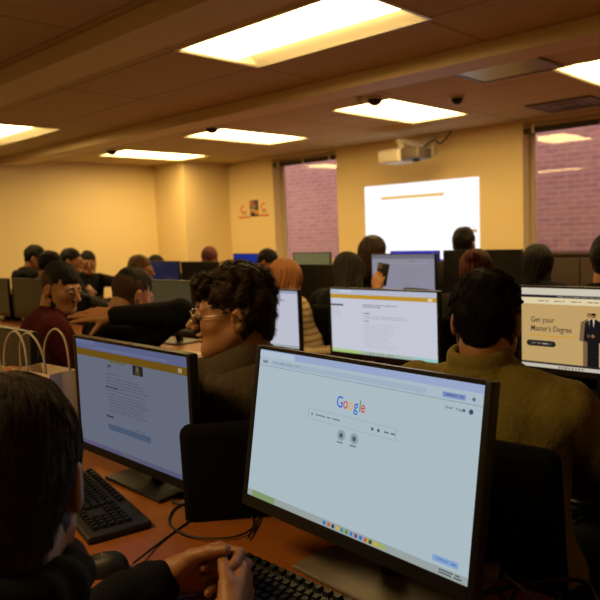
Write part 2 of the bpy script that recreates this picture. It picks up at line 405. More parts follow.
GOLD = (168, 128, 34)
def page_google(par):
    p = Page()
    p.rect(0, 0, 1, .045, (150, 165, 200)); p.rect(.0, .008, .2, .045, (176, 190, 208), 2)
    p.rect(.01, .052, .99, .106, (168, 184, 196), 1); p.rect(.07, .064, .80, .096, (158, 176, 192), 2); p.rect(0, .106, 1, .109, (120, 135, 150), 3)
    p.lines(.08, .074, .16, 1, .1, (110, 125, 145), .007, 3); p.rect(.02, .07, .05, .09, (120, 135, 150), 2)
    p.rect(.86, .066, .94, .094, (120, 140, 190), 2); p.lines(.872, .075, .06, 1, .1, (60, 75, 120), .008, 5, 0)
    p.disc(.968, .08, .003, (90, 105, 120), 2)
    x = .432; z = .272; sz = .029
    for ch, c in zip('Google', [(40, 95, 210), (205, 60, 45), (225, 165, 30), (40, 95, 210), (40, 150, 75), (205, 60, 45)]):
        w = p.text(x, z, ch, sz, c, 3, bold=.0002, sx=.80); x += w + .0035
    # search box outline
    for a in ((.30, .318, .70, .321), (.30, .382, .70, .385), (.298, .321, .301, .382), (.699, .321, .702, .382)): p.rect(*a, (148, 163, 176), 2)
    p.disc(.318, .352, .0022, (90, 105, 118)); p.lines(.335, .347, .12, 1, .1, (105, 118, 130), .008, 8, 0)
    p.disc(.602, .352, .003, (80, 95, 120)); p.disc(.628, .352, .003, (80, 95, 120)); p.lines(.652, .347, .045, 1, .1, (90, 105, 120), .009, 4, 0)
    for u in (.468, .528): p.disc(u, .435, .0098, (140, 155, 165)); p.disc(u, .435, .0042, (70, 90, 85), 3); p.lines(u-.018, .475, .036, 1, .1, (100, 115, 125), .008, 9, 0)
    p.text(.872, .150, 'Gmail   Images', .0062, (60, 72, 88)); p.disc(.962, .145, .004, (55, 70, 100)); 
    for u in (.938,): p.rect(u-.004, .138, u+.004, .152, (60, 75, 95), 2)
    p.rect(.875, .905, .965, .938, (130, 160, 205), 2); p.lines(.887, .917, .07, 1, .1, (60, 95, 160), .008, 6, 0)
    p.rect(0, .958, 1, 1, (150, 160, 158)); p.rect(.03, .958, .16, 1, (128, 150, 105), 2)
    R = random.Random(3)
    cols = [(40, 110, 190), (190, 90, 50), (60, 60, 70), (200, 170, 60), (50, 140, 120), (90, 130, 60), (60, 120, 200), (120, 60, 130)]
    for k in range(12): p.rect(.42+k*.021, .968, .433+k*.021, .990, cols[k % 8], 3)
    p.rect(.62, .966, .70, .992, (160, 172, 96), 2); p.lines(.90, .966, .08, 2, .014, (70, 80, 90), .007, 2, .1)
    p.build(par)
def page_course(par):
    p = Page()
    p.rect(0, 0, 1, .085, (88, 94, 130)); p.rect(0, .0, .2, .04, (96, 104, 140), 2); p.rect(.06, .05, .85, .075, (98, 104, 138), 2); p.lines(.08, .06, .14, 1, .1, (60, 66, 95), .008, 2)
    p.rect(0, .085, 1, .150, (104, 76, 20)); p.rect(.93, .10, .96, .135, (150, 140, 100), 2)
    p.rect(.34, .152, .49, .172, (95, 92, 66)); p.text(.32, .212, 'gray', .011, (35, 38, 52), bold=.0004); p.text(.40, .212, '100', .007, (50, 55, 70))
    p.rect(.553, .152, .643, .236, (34, 34, 30)); p.disc(.598, .185, .008, (96, 80, 58), 3); p.rect(.575, .205, .62, .236, (70, 60, 48), 3)
    G = (74, 78, 100)
    p.lines(.305, .27, .14, 1, .03, G, .008, 1); p.lines(.295, .308, .40, 4, .026, G, .007, 2); p.lines(.288, .392, .14, 1, .03, (40, 43, 60), .01, 3)
    p.lines(.29, .42, .38, 1, .03, G, .007, 4); p.lines(.31, .455, .38, 5, .025, G, .007, 7); p.lines(.31, .58, .36, 2, .025, G, .007, 9)
    p.text(.285, .672, 'Resources', .008, (30, 33, 48), bold=.0006)
    p.rect(.29, .737, .68, .79, (70, 84, 108)); p.lines(.55, .715, .12, 1, .03, G, .006, 5)
    p.rect(0, .962, 1, 1, (84, 84, 112)); p.rect(.0, .962, .2, 1, (92, 84, 118), 2)
    for k in range(8): p.rect(.42+k*.02, .972, .43+k*.02, .99, (110, 100, 90), 2)
    p.build(par)
def page_list(par):
    p = Page()
    p.rect(0, 0, 1, .075, (178, 182, 200)); p.rect(.1, .02, .22, .045, (200, 205, 215), 2)
    p.rect(0, .078, 1, .140, (185, 142, 36)); p.rect(.925, .09, .965, .13, (225, 205, 150), 2)
    p.rect(0, .232, .13, .262, (90, 88, 96)); p.lines(.01, .30, .11, 4, .04, (165, 166, 178), .008, 2)
    p.lines(.33, .222, .37, 2, .03, (105, 105, 118), .012, 3, .5); p.text(.335, .365, 'Description', .0075, (70, 70, 82), bold=.0004)
    p.lines(.335, .395, .42, 2, .03, (150, 152, 165), .009, 4); p.text(.335, .485, 'Objectives', .0075, (70, 70, 82), bold=.0004)
    p.lines(.335, .53, .38, 11, .034, (168, 170, 182), .008, 8, .5)
    p.rect(0, .95, 1, 1, (160, 180, 165)); p.rect(.0, .95, .3, 1, (165, 195, 120), 2); p.rect(.8, .95, 1, 1, (150, 195, 190), 2)
    for k in range(9): p.rect(.35+k*.03, .962, .365+k*.03, .985, (120, 120, 130) if k % 3 else (200, 150, 60), 3)
    p.build(par)
def page_banner(par):
    p = Page()
    p.rect(0, 0, 1, .085, (205, 196, 178)); p.rect(0, .085, 1, .120, (42, 38, 44)); p.lines(.25, .098, .5, 1, .1, (150, 140, 130), .01, 2, .2)
    p.rect(0, .12, 1, .2, (222, 205, 165)); 
    for k in range(4): p.lines(.12+k*.11, .155, .07, 1, .1, (100, 85, 65), .01, k, 0)
    p.rect(0, .2, 1, .94, (190, 158, 102)); p.rect(.58, .2, 1, .94, (206, 182, 130), 2)
    p.text(.065, .43, 'Get your', .030, (40, 34, 34), bold=.0002, sx=.82); p.text(.065, .54, "Master's Degree", .030, (40, 34, 34), bold=.0002, sx=.78)
    p.rect(.05, .59, .36, .606, (205, 150, 50), 2)
    p.rect(.055, .66, .22, .735, (40, 34, 34), 2); p.disc(.055, .6975, .0111, (40, 34, 34)); p.disc(.22, .6975, .0111, (40, 34, 34)); p.lines(.07, .69, .14, 1, .1, (190, 180, 160), .014, 3, 0)
    D = (26, 22, 24); F = (140, 95, 60)
    def man(o, D, F, l):
        p.disc(.49+o, .315, .0085, F, l+1); p.poly([(.478+o, .285), (.502+o, .285), (.506+o, .31), (.474+o, .31)], D, l+2)
        p.poly([(.478+o, .355), (.502+o, .355), (.545+o, .40), (.555+o, .62), (.525+o, .64), (.525+o, .94), (.45+o, .94), (.45+o, .64), (.425+o, .62), (.435+o, .40)], D, l)
        p.poly([(.484+o, .356), (.496+o, .356), (.49+o, .46)], (210, 195, 170), l+1); p.disc(.485+o, .56, .006, F, l+1)
    man(-.028, (120, 92, 62), (160, 120, 80), 2); man(0, D, F, 3)
    p.rect(0, .93, 1, .955, (40, 34, 34), 6); p.rect(0, .955, 1, 1, (196, 186, 170))
    for k in range(8): p.rect(.26+k*.022, .967, .272+k*.022, .99, (150, 110, 60) if k % 2 else (90, 90, 100), 3)
    p.build(par)
def page_plain(par):
    p = Page(); p.rect(0, 0, 1, .05, (150, 150, 175)); p.lines(.72, .16, .1, 1, .1, (70, 70, 80), .02, 2, 0); p.rect(0, .95, 1, 1, (150, 160, 160)); p.build(par)
def page_grey(par):
    p = Page(); p.rect(0, 0, 1, .10, (110, 106, 116)); p.rect(.3, .19, .9, .22, (150, 146, 156)); p.lines(.62, .16, .1, 1, .1, (70, 66, 78), .012, 2, 0); p.lines(.5, .33, .35, 8, .06, (128, 126, 138), .012, 5, .5); p.rect(.5, .90, .56, .93, (150, 120, 60), 2); p.build(par)
def blue_wall(par):
    p = Page(); p.rect(.0, .95, 1, 1, (30, 36, 70)); p.disc(.5, .5, .03, (40, 60, 170)); p.build(par)

monitor(-.742, .893, 1.038, -.085, .179, 'large bright monitor showing a search engine page, nearest the camera', page_google, ecol(170, 186, 194), 'grey', basexy=(.0, .105), base_size=(.32, .22))
monitor(-1.489, .928, 1.000, -.032, .007, 'dimmer monitor left of the nearest one, page with gold bar', page_course, ecol(98, 104, 120), basexy=(-.03, .09), base_size=(.27, .17))
monitor(-2.33, .95, .985, -.03, .05, 'dark monitor behind the white paper bags at left edge', None, None)
monitor(-1.815, 2.45, .991, -.0, .0, 'lit monitor with gold bar and left menu in the middle of the picture', page_list, ecol(196, 198, 212), w=.585, h=.300)
monitor(-.875, 2.45, 1.024, -.0, .0, 'monitor at the right edge showing a degree banner with a suited man', page_banner, ecol(190, 158, 102), w=.548, h=.300)
monitor(-2.59, 2.45, .975, 0, 0, 'small-looking lit white monitor beside the curly-haired person, facing the striped hoodie', page_plain, ecol(188, 190, 206))
monitor(-3.45, 2.45, 1.00, 0, 0, 'dark monitor with painted grey-green reflection behind the person with the outstretched arm', None, offm=OFFG)
monitor(-5.93, 2.45, .97, 0, 0, 'dark monitor farthest left beyond the white bags', None)
monitor(-5.30, 2.45, .975, 0, 0, 'dark monitor in front of the grey-shirted person at left', None)
monitor(-2.75, 3.98, 1.08, 0, 0, 'greyish lit monitor behind the hand holding a phone', page_grey, ecol(138, 136, 152))
monitor(-3.56, 3.98, 1.00, 0, 0, 'dark monitor left of the phone holder, below the left window', None)
monitor(-2.14, 3.98, 1.10, 0, 0, 'dark monitor in front of the projected image, right of the jacketed person', None)
monitor(-5.62, 3.98, 1.025, 0, 0, 'dark bluish monitor left of the red beanie', None, offm=mat('dark blue screen', (.01, .012, .03), .2, emit=(.01, .014, .05), es=.6))
monitor(-5.03, 3.98, 1.02, 0, 0, 'dark monitor just below the red beanie', None)
monitor(-3.66, 5.5, 1.035, 0, 0, 'distant monitor with bright blue screen below the projected image', blue_wall, ecol(34, 34, 190))
monitor(-6.0, 5.5, 1.025, 0, 0, 'distant monitor with blue screen left of the bowed bearded person', blue_wall, ecol(30, 44, 130))
monitor(-4.99, 5.5, 1.03, 0, 0, 'distant monitor with painted green reflection on its screen under the left window', None, offm=mat('screen with painted olive reflection', (.06, .07, .04), .3, emit=(.12, .12, .06), es=.7))  # olive glow paints a reflection into the screen colour

# projected image on the wall
p = Page(1.54, .93)
WH = (250, 250, 255, 1.15)
p.rect(0, 0, 1, 1, WH); p.rect(.16, .15, .72, .185, (235, 190, 90), 2)
p.lines(.16, .26, .3, 1, .05, (215, 218, 235), .012, 3); p.lines(.55, .40, .16, 2, .05, (205, 210, 228), .010, 4); p.lines(.16, .33, .34, 10, .05, (228, 230, 242), .008, 5)
p.rect(.86, .60, .98, .64, (215, 165, 110), 2); p.lines(.86, .57, .11, 3, .03, (190, 150, 120), .01, 8); p.rect(0, .95, 1, 1, (60, 60, 200), 2)
pe = empty('projected_image', (-4.375, DY-.004, 1.46), 0, 'bright white web page projected on the wall between the two windows', 'projection')
p.build(pe).name = 'web_page'

# posters
def poster(x0, x1, z0, z1, label, mk):
    e = empty('poster', ((x0+x1)/2, DY-.004, (z0+z1)/2), 0, label, 'poster', 'posters in a row on the wall'); w, h = x1-x0, z1-z0
    MB().box(-w/2, w/2, 0, .003, -h/2, h/2).build('sheet', PM['cream' if mk else 'navy'], e)
    g = MB()
    def R(u0, v0, u1, v1, mi, l=1): g.quad([((u-.5)*w, -.0006*l, (.5-v)*h) for u, v in ((u0, v1), (u1, v1), (u1, v0), (u0, v0))], mi)
    if mk:
        R(0, .9, 1, 1, 0)
        c = [(.5+.26*math.cos(t), .42+.2*math.sin(t)) for t in np.linspace(.6, 5.2, 14)]
        for (a, b), (c_, d) in zip(c[:-1], c[1:]): g.tube([((a-.5)*w, -.001, (.5-b)*h), ((c_-.5)*w, -.001, (.5-d)*h)], .012, 5, 1)
        R(.3, .66, .75, .71, 2); R(.25, .75, .8, .79, 2)
        g.build('print', [PM['red'], PM['orange'], PM['tan']], e)
    else:
        R(.05, .04, .45, .3, 0); R(.3, .2, .7, .26, 2, 2); R(.15, .35, .8, .42, 2); R(.1, .5, .6, .75, 2); R(.55, .62, .98, .88, 1, 2); R(.2, .78, .6, .95, 3, 2)
        g.build('print', [PM['red'], PM['orange'], PM['tan'], PM['black']], e)
PM = dict(cream=mat('poster cream', (.80, .62, .38), .6), navy=mat('poster navy', (.05, .035, .07), .5), red=mat('poster red', (.62, .10, .02), .6), orange=mat('poster orange', (.75, .32, .03), .6), tan=mat('poster lettering tan', (.45, .33, .22), .6), black=mat('poster black', (.02, .015, .02), .5))
poster(-7.47, -7.23, 1.64, 1.86, 'cream poster with orange emblem and red bottom band, left of three', 1)
poster(-7.215, -7.045, 1.655, 1.885, 'dark navy poster between the two cream ones', 0)
poster(-7.03, -6.83, 1.65, 1.88, 'cream poster with orange emblem and red bottom band, nearest the window', 1)

# ------------------------------------------------------------------ desks
TT = .76
def desk(x0, x1, y0, y1, label):
    e = empty('computer_desk', ((x0+x1)/2, (y0+y1)/2, 0), 0, label, 'desk', 'rows of computer desks'); a, b = (x1-x0)/2, (y1-y0)/2
    MB().box(-a, a, -b, b, TT-.03, TT, bev=.003).build('tabletop', M['wood'], e)
    MB().box(-a, a, -b-.004, -b, TT-.03, TT-.001).build('edge_band', M['edge'], e)
    MB().box(-a+.06, a-.06, b-.1, b-.08, .35, TT-.031).build('modesty_panel', M['wcab'], e)
    for sx in (-1, 1):
        for sy in (-1, 1):
            x = sx*(a-.06); y = sy*(b-.08); MB().box(x-.025, x+.025, y-.025, y+.025, 0, TT-.03, bev=.004).build('leg', M['metal'], e)
desk(-2.75, -.12, .37, 1.12, 'nearest orange wood desk holding the two front monitors')
desk(-.11, 1.6, .37, 1.12, 'orange wood desk right of the nearest desk, outside the picture')
for r, (y0, names) in enumerate([(1.9, 'second'), (3.43, 'third'), (4.95, 'fourth')]):
    xs = [(-6.4, -4.36), (-4.34, -2.3), (-2.28, -.24)]
    for k, (a, b) in enumerate(xs):
        if r == 0: a, b = [(-6.4, -4.16), (-4.14, -2.2), (-2.18, -.24)][k]
        desk(a, b, y0, y0+.75, 'orange wood desk of the %s row from the camera, %s part' % (names, ['left', 'middle', 'right'][k]))

# ------------------------------------------------------------------ keyboards and mice
KEYMESH = {}
def keyboard(x, y, yaw, label):
    e = empty('keyboard', (x, y, TT), yaw, label, 'keyboard', 'keyboards on the nearest desk')
    MB().box(-.222, .222, -.072, .075, 0, .018, bev=.006).build('case', M['blackm'], e)
    u = .0188
    def key(kx, ky, w, h=1):
        k = (w, h)
        if k not in KEYMESH:
            b = MB(); W_ = w*u-.0035; H_ = h*u-.0035; t = .0022
            vs = [(-W_/2, -H_/2, 0), (W_/2, -H_/2, 0), (W_/2, H_/2, 0), (-W_/2, H_/2, 0), (-W_/2+t, -H_/2+t, .008), (W_/2-t, -H_/2+t, .008), (W_/2-t, H_/2-t*.6, .0085), (-W_/2+t, H_/2-t*.6, .0085)]
            b.add(vs, [(0, 3, 2, 1), (4, 5, 6, 7), (0, 1, 5, 4), (1, 2, 6, 5), (2, 3, 7, 6), (3, 0, 4, 7)])
            o = b.build('key', M['key'], e); KEYMESH[k] = o.data
        else: o = link('key', KEYMESH[k], e)
        o.location = (kx, ky, .0175)
    x0 = -.210; rows = [[1]*13+[2], [1.5]+[1]*12+[1.5], [1.75]+[1]*11+[2.25], [2.25]+[1]*10+[2.75], [1.5, 1.25, 1.5, 6.5, 1.5, 1.25, 1.5]]
    for r, row in enumerate(rows):
        cx = x0; yy = .030-r*u
        for w in row: key(cx+w*u/2, yy, w); cx += w*u
    for k in range(12): key(x0+u*(.5+k*1.25), .056, 1)
    nx = x0+15.35*u
    for r in range(2):
        for k in range(2): key(nx+u*(.5+k), .030-r*u, 1)
    for k in range(2): key(nx+u*(.5+k), .030-4*u, 1)
    nx += 2.3*u
    for r in range(5):
        for k in range(4):
            if nx+u*(.5+k) < .215: key(nx+u*(.5+k), .030-r*u, 1)
    return e
keyboard(-1.515, .818, -.235, 'black keyboard in front of the left monitor')
keyboard(-.775, .795, -.02, 'black keyboard below the nearest monitor beside the clasped hands')
e = empty('mouse', (-1.19, .655, TT), math.atan2(.686, .727)-PI/2+PI, 'black mouse left of the clasped hands', 'mouse')
mb = MB(); vs = []; fs = []; n = 24; m = 12
for i in range(m+1):
    ph = PI/2*i/m
    for k in range(n):
        t = 2*PI*k/n; r = math.cos(ph)**.6
        vs.append((.031*math.cos(t)*r*(1-.1*math.sin(t)), .055*math.sin(t)*r, .036*math.sin(ph)**.8*(1-.15*math.sin(t))))
for i in range(m):
    for k in range(n): fs.append((i*n+k, i*n+(k+1) % n, (i+1)*n+(k+1) % n, (i+1)*n+k))
fs.append(tuple(range(n))[::-1]); mb.add(vs, fs, 0, True); mb.build('shell', M['blackm'], e)
MB().lathe([(.007, -.004), (.0085, 0), (.007, .004)], (0, .03, .031), 14, 0, Matrix.Rotation(PI/2, 3, 'Y')).build('scroll_wheel', M['rubber'], e)
def cable(label, ctrl, r=.0028, name='cable', mt=None):
    o = MB().tube(curve_pts(ctrl), r, 8).build(name, mt or M['rubber']); tag(o, label, 'cable'); return o
z = TT+.003
cable('thin black mouse cable looping over the desk behind the clasped hands', [(-1.145, .70, z+.012), (-1.20, .80, z), (-1.235, .90, z), (-1.26, .985, z), (-1.19, 1.035, z), (-1.10, .985, z+.002), (-1.09, .915, z+.003), (-1.16, .86, z+.004), (-1.26, .87, z+.003), (-1.33, .95, z), (-1.28, 1.03, z), (-1.18, 1.06, z), (-1.12, 1.02, z+.003), (-1.06, .93, z+.004)], .0024)
cable('short black cable behind the left monitor base', [(-1.42, 1.0, z), (-1.36, .955, z), (-1.31, .985, z), (-1.30, 1.04, z), (-1.34, 1.09, z)], .0028)
cable('thick black cable at the bottom right of the nearest desk', [(-.60, .98, z), (-.55, 1.08, z+.002), (-.50, 1.16, z), (-.44, 1.19, z+.004), (-.38, 1.10, z), (-.33, .98, z), (-.30, .8, z)], .004)
cable('black cable curling beside the nearest monitor', [(-.58, 1.10, z), (-.52, 1.05, z), (-.47, 1.08, z), (-.46, 1.12, z+.004), (-.52, 1.11, z+.006), (-.50, 1.02, z+.008), (-.42, .98, z+.003), (-.33, 1.03, z)], .0035)
cable('grey cable crossing the desk at the lower right corner', [(-.66, 1.08, z), (-.58, 1.11, z+.01), (-.52, 1.09, z+.013), (-.44, 1.04, z+.012), (-.39, 1.02, z), (-.32, 1.06, z), (-.25, 1.10, z)], .0035, mt=M['grey'])
e = empty('power_adapter', (-.60, 1.095, TT), .3, 'small grey adapter block behind the nearest monitor', 'adapter')
MB().box(-.035, .035, -.02, .02, 0, .028, bev=.004).build('block', M['grey'], e); MB().tube([(.03, 0, .014), (.05, 0, .014)], .005, 8).build('strain_relief', M['rubber'], e)
for i, (x, y, yaw) in enumerate([(-3.03, 2.22, .2), (-3.28, 2.14, -.15)]):
    o = MB().box(-.105, .105, -.148, .148, 0, .002+.002*i).build('paper_sheet', M['paper']); o.location = (x, y, TT+.001); o.rotation_euler = (0, 0, yaw)
    tag(o, ['sheet of white paper on the second desk beside the glasses wearer', 'sheet of white paper farther left on the second desk'][i], 'paper')

# ------------------------------------------------------------------ paper bags with cord handles
def bag(x, y, yaw, w, d, h, label):
    e = empty('paper_bag', (x, y, TT), yaw, label, 'paper bag', 'white paper bags on the nearest desk'); t = .0015
    mb = MB(); a, b = w/2, d/2
    # side walls with a gusset crease
    ring = [(-a, -b), (a, -b), (a-.012, 0), (a, b), (-a, b), (-a+.012, 0)]
    vs = []; 
    for zz, k in ((0, 1), (h*.5, 1.0), (h, 1)): vs += [(px*k, py*k, zz) for px, py in ring]
    inn = [(px*.985, py*.97, zz) for zz in (h, .004) for px, py in ring]
    fs = []
    for l in range(2):
        for k in range(6): fs.append((l*6+k, l*6+(k+1) % 6, (l+1)*6+(k+1) % 6, (l+1)*6+k))
    o0 = 18
    for k in range(6): fs.append((12+k, 12+(k+1) % 6, o0+(k+1) % 6, o0+k)); fs.append((o0+k, o0+(k+1) % 6, o0+6+(k+1) % 6, o0+6+k))
    fs.append((5, 4, 3, 2, 1, 0)); fs.append(tuple(range(o0+6, o0+12)))
    mb.add(vs+inn, fs); mb.build('bag_body', M['bag'], e)
    MB().box(-a*.9, a*.9, -b+.002, -b+.004, h-.045, h-.004).build('top_fold', M['bag'], e)
    for s in (-1, 1):
        yy = s*(b-.006); hw = w*.34; pts = [(-hw, yy, h-.05), (-hw, yy, h)]
        pts = curve_pts([(-hw, yy, h-.05), (-hw*1.02, yy, h+.03), (-hw*.7, yy+s*.004, h+.085), (0, yy+s*.006, h+.11), (hw*.7, yy+s*.004, h+.085), (hw*1.02, yy, h+.03), (hw, yy, h-.05)], 6)
        MB().tube(pts, .0032, 8).build('cord_handle', M['cord'], e)
    return e
bag(-1.865, .895, 0.04, .20, .085, .295, 'white paper bag with cord handles nearest the left monitor')
bag(-1.90, .79, 0.02, .20, .085, .30, 'white paper bag with cord handles at the left edge of the picture')

# low cabinet under the right window
e = empty('low_cabinet', (-2.1, 6.45, 0), 0, 'dark brown low cabinet under the right window', 'cabinet')
MB().box(-.95, 1.1, -.2, .21, .06, 1.1, bev=.005).build('carcass', M['wcab'], e); MB().box(-.97, 1.12, -.22, .215, 1.1, 1.125, bev=.004).build('top_board', M['wcab'], e)
MB().box(-.93, 1.08, -.17, .2, 0, .06).build('plinth', M['black'], e)
for k in range(3):
    d = MB().box(-.94+k*.68, -.27+k*.68, -.218, -.2, .08, 1.08, bev=.003).build('door', M['wcab'], e)
    MB().tube([(-.34+k*.68, -.24, .55), (-.34+k*.68, -.24, .68)], .006, 8).build('handle', M['metal'], d)

# ------------------------------------------------------------------ smooth solids: signed distance fields turned into meshes
class SDF:
    def __init__(s): s.p = []
    def rc(s, a, b, ra, rb, k=.02, op='u', M_=None): s.p.append(('rc', (np.array(a, float), np.array(b, float), ra, rb), k, op, M_)); return s
    def el(s, c, r, k=.02, op='u', M_=None, R=None): s.p.append(('el', (np.array(c, float), np.array(r, float), None if R is None else np.array(R, float)), k, op, M_)); return s
    def hs(s, n, d, k=.01, op='i', M_=None): n = np.array(n, float); s.p.append(('hs', (n/np.linalg.norm(n), d), k, op, M_)); return s
    def disp(s, fn, M_=None): s.p.append(('disp', (fn,), 0, 'd', M_)); return s
    def bounds(s):
        lo = np.full(3, 1e9); hi = -lo
        for t, a, k, op, M_ in s.p:
            if op != 'u': continue
            if t == 'rc': pts = [(a[0], a[2]), (a[1], a[3])]
            elif t == 'el': pts = [(a[0], float(max(a[1])))]
            for c, r in pts:
                c = np.array(M_ @ Vector(c)) if M_ is not None else c
                lo = np.minimum(lo, c-r); hi = np.maximum(hi, c+r)
        return lo, hi
    def ev(s, P):
        d = np.full(len(P), 1e3); cache = {}
        for t, a, k, op, M_ in s.p:
            if M_ is None: Q = P
            else:
                if id(M_) not in cache:
                    Mi = np.array(M_.inverted()); cache[id(M_)] = P @ Mi[:3, :3].T + Mi[:3, 3]
                Q = cache[id(M_)]
            if t == 'disp': d = d + a[0](Q); continue
            if t == 'rc':
                A, B, ra, rb = a; ba = B-A; L = ba @ ba
                h = np.clip(((Q-A) @ ba)/max(L, 1e-12), 0, 1)
                e = np.linalg.norm(Q-A-h[:, None]*ba, axis=1)-(ra+(rb-ra)*h)
            elif t == 'el':
                c, r, R = a; q = Q-c
                if R is not None: q = q @ R
                k0 = np.linalg.norm(q/r, axis=1); k1 = np.linalg.norm(q/(r*r), axis=1)+1e-9; e = k0*(k0-1)/k1
            else: e = Q @ a[0]-a[1]
            if op == 'u': h = np.clip(.5+.5*(d-e)/k, 0, 1); d = d*(1-h)+e*h-k*h*(1-h)
            elif op == 's': e = -e; h = np.clip(.5-.5*(d-e)/k, 0, 1); d = d*(1-h)+e*h+k*h*(1-h)
            else: h = np.clip(.5-.5*(d-e)/k, 0, 1); d = d*(1-h)+e*h+k*h*(1-h)
        return d
    def mesh(s, h):
        lo, hi = s.bounds(); lo = lo-h*5-.01; hi = hi+h*5+.01
        C = 4; nb = np.ceil((hi-lo)/(h*C)).astype(int)+1
        ax = [lo[i]+(np.arange(nb[i])+.5)*h*C-h*.5 for i in range(3)]
        G = np.stack(np.meshgrid(*ax, indexing='ij'), -1).reshape(-1, 3)
        dc = s.ev(G).reshape(nb); act = np.abs(dc) < h*C*1.35
        full = np.repeat(np.repeat(np.repeat(dc, C, 0), C, 1), C, 2).astype(np.float32)
        bi = np.argwhere(act); off = np.stack(np.meshgrid(*[np.arange(C)]*3, indexing='ij'), -1).reshape(-1, 3)
        I = (bi[:, None]*C+off[None]).reshape(-1, 3)
        full[I[:, 0], I[:, 1], I[:, 2]] = s.ev(lo+I*h)
        sg = full < 0; cs = [slice(0, -1), slice(1, None)]
        cnt = sum(sg[cs[i], cs[j], cs[k]].astype(np.int8) for i in (0, 1) for j in (0, 1) for k in (0, 1))
        cells = np.argwhere((cnt > 0) & (cnt < 8)); N = len(cells)
        if N == 0: return [], []
        idx = np.full(np.array(full.shape)-1, -1, np.int32); idx[cells[:, 0], cells[:, 1], cells[:, 2]] = np.arange(N)
        cor = np.array([(i, j, k) for i in (0, 1) for j in (0, 1) for k in (0, 1)])
        val = np.stack([full[cells[:, 0]+c[0], cells[:, 1]+c[1], cells[:, 2]+c[2]] for c in cor], 1)
        acc = np.zeros((N, 3)); num = np.zeros(N)
        for a in range(8):
            for b in range(a+1, 8):
                if np.abs(cor[a]-cor[b]).sum() != 1: continue
                va, vb = val[:, a], val[:, b]; m = (va < 0) != (vb < 0)
                t = np.where(m, va/np.where(m, va-vb, 1), 0)[:, None]
                acc += np.where(m[:, None], cor[a]+t*(cor[b]-cor[a]), 0); num += m
        V = lo+(cells+acc/num[:, None])*h
        F = []
        for axi in range(3):
            u, v = (axi+1) % 3, (axi+2) % 3
            s0 = [slice(None)]*3; s1 = [slice(None)]*3; s0[axi] = slice(0, -1); s1[axi] = slice(1, None)
            A, B = sg[tuple(s0)], sg[tuple(s1)]
            E = np.argwhere(A != B); E = E[(E[:, u] > 0) & (E[:, v] > 0) & (E[:, u] < full.shape[u]-1) & (E[:, v] < full.shape[v]-1)]
            ins = A[E[:, 0], E[:, 1], E[:, 2]]
            def g(du, dv): q = E.copy(); q[:, u] -= du; q[:, v] -= dv; return idx[q[:, 0], q[:, 1], q[:, 2]]
            q = np.stack([g(1, 1), g(0, 1), g(0, 0), g(1, 0)], 1); q[~ins] = q[~ins][:, ::-1]; F.append(q[(q >= 0).all(1)])
        return V, np.concatenate(F)

def np_mesh(name, chunks, mats, parent, off, obj_name=None):
    """chunks: list of (V, F, material index)"""
    vs = []; fs = []; mi = []; o = 0
    for V, F, m in chunks:
        if len(V) == 0: continue
        vs.append(np.asarray(V)-np.array(off)); fs.append(np.asarray(F)+o); mi += [m]*len(F); o += len(V)
    V = np.concatenate(vs); F = np.concatenate(fs)
    me = bpy.data.meshes.new(name); me.vertices.add(len(V)); me.vertices.foreach_set('co', V.astype(np.float32).ravel())
    me.loops.add(F.size); me.loops.foreach_set('vertex_index', F.ravel().astype(np.int32))
    me.polygons.add(len(F)); me.polygons.foreach_set('loop_start', np.arange(len(F), dtype=np.int32)*4); me.polygons.foreach_set('loop_total', np.full(len(F), 4, np.int32))
    for m in mats: me.materials.append(m)
    me.polygons.foreach_set('material_index', mi); me.polygons.foreach_set('use_smooth', [True]*len(F))
    me.update(calc_edges=True); me.validate(); return link(name, me, parent)

def wob(P, f=9., s=0.):
    x, y, z = P[:, 0], P[:, 1], P[:, 2]
    return (np.sin(f*x+1.7*np.sin(f*.6*z+s)+s)+np.sin(f*1.3*y+1.3*np.sin(f*.8*x+2*s)+2)+np.sin(f*1.1*z+1.9*np.sin(f*.7*y+s)+4))/3
def folds(amp, f=22., s=0.): return lambda P: -amp*(wob(P, f, s)*.7+np.abs(wob(P*np.array([1., 1., .55]), f*1.9, s+3))*1.2-.4)

# ------------------------------------------------------------------ heads, hands, bodies
def head_sdf(S, H, fem=False, jaw=1., ear=True):
    k = .02; j = .93 if fem else 1.
    S.el((0, -.018, .030), (.073, .095, .083), k, M_=H)
    S.el((0, .022, -.030), (.058*j, .066, .078), .03, M_=H)
    S.rc((-.030*j*jaw, .020, -.075), (.030*j*jaw, .020, -.075), .026, .026, .03, M_=H)      # jaw
    S.rc((-.010, .066, -.093), (.010, .066, -.093), .018*j, .018*j, .02, M_=H)               # chin
    S.rc((-.036, .073, .020), (.036, .073, .020), .0125, .0125, .015, M_=H)                  # brow
    S.rc((-.042, .048, -.022), (-.036, .058, -.020), .018, .018, .03, M_=H); S.rc((.042, .048, -.022), (.036, .058, -.020), .018, .018, .03, M_=H)
    for s in (-1, 1): S.rc((s*.050*j, -.002, -.050), (s*.020*j, .064, -.090), .022, .019, .03, M_=H)
    for s in (-1, 1): S.el((s*.031, .094, .004), (.017, .014, .011), .008, 's', M_=H)
    S.rc((0, .088, .012), (0, .116, -.024), .0075, .0105, .010, M_=H)
    S.rc((-.009, .102, -.030), (.009, .102, -.030), .0085, .0085, .007, M_=H)
    S.el((0, .088, -.050), (.022, .010, .0065), .005, M_=H); S.el((0, .086, -.063), (.019, .010, .007), .005, M_=H)
    S.rc((-.022, .098, -.0565), (.022, .098, -.0565), .0016, .0016, .003, 's', M_=H)
    S.rc((0, -.030, -.035), (0, -.034, -.10), .051*j, .050*j, .03, M_=H)
    if ear:
        for s in (-1, 1):
            S.el((s*.077, -.016, -.010), (.010, .019, .031), .006, M_=H); S.el((s*.088, -.011, -.007), (.008, .010, .019), .004, 's', M_=H)

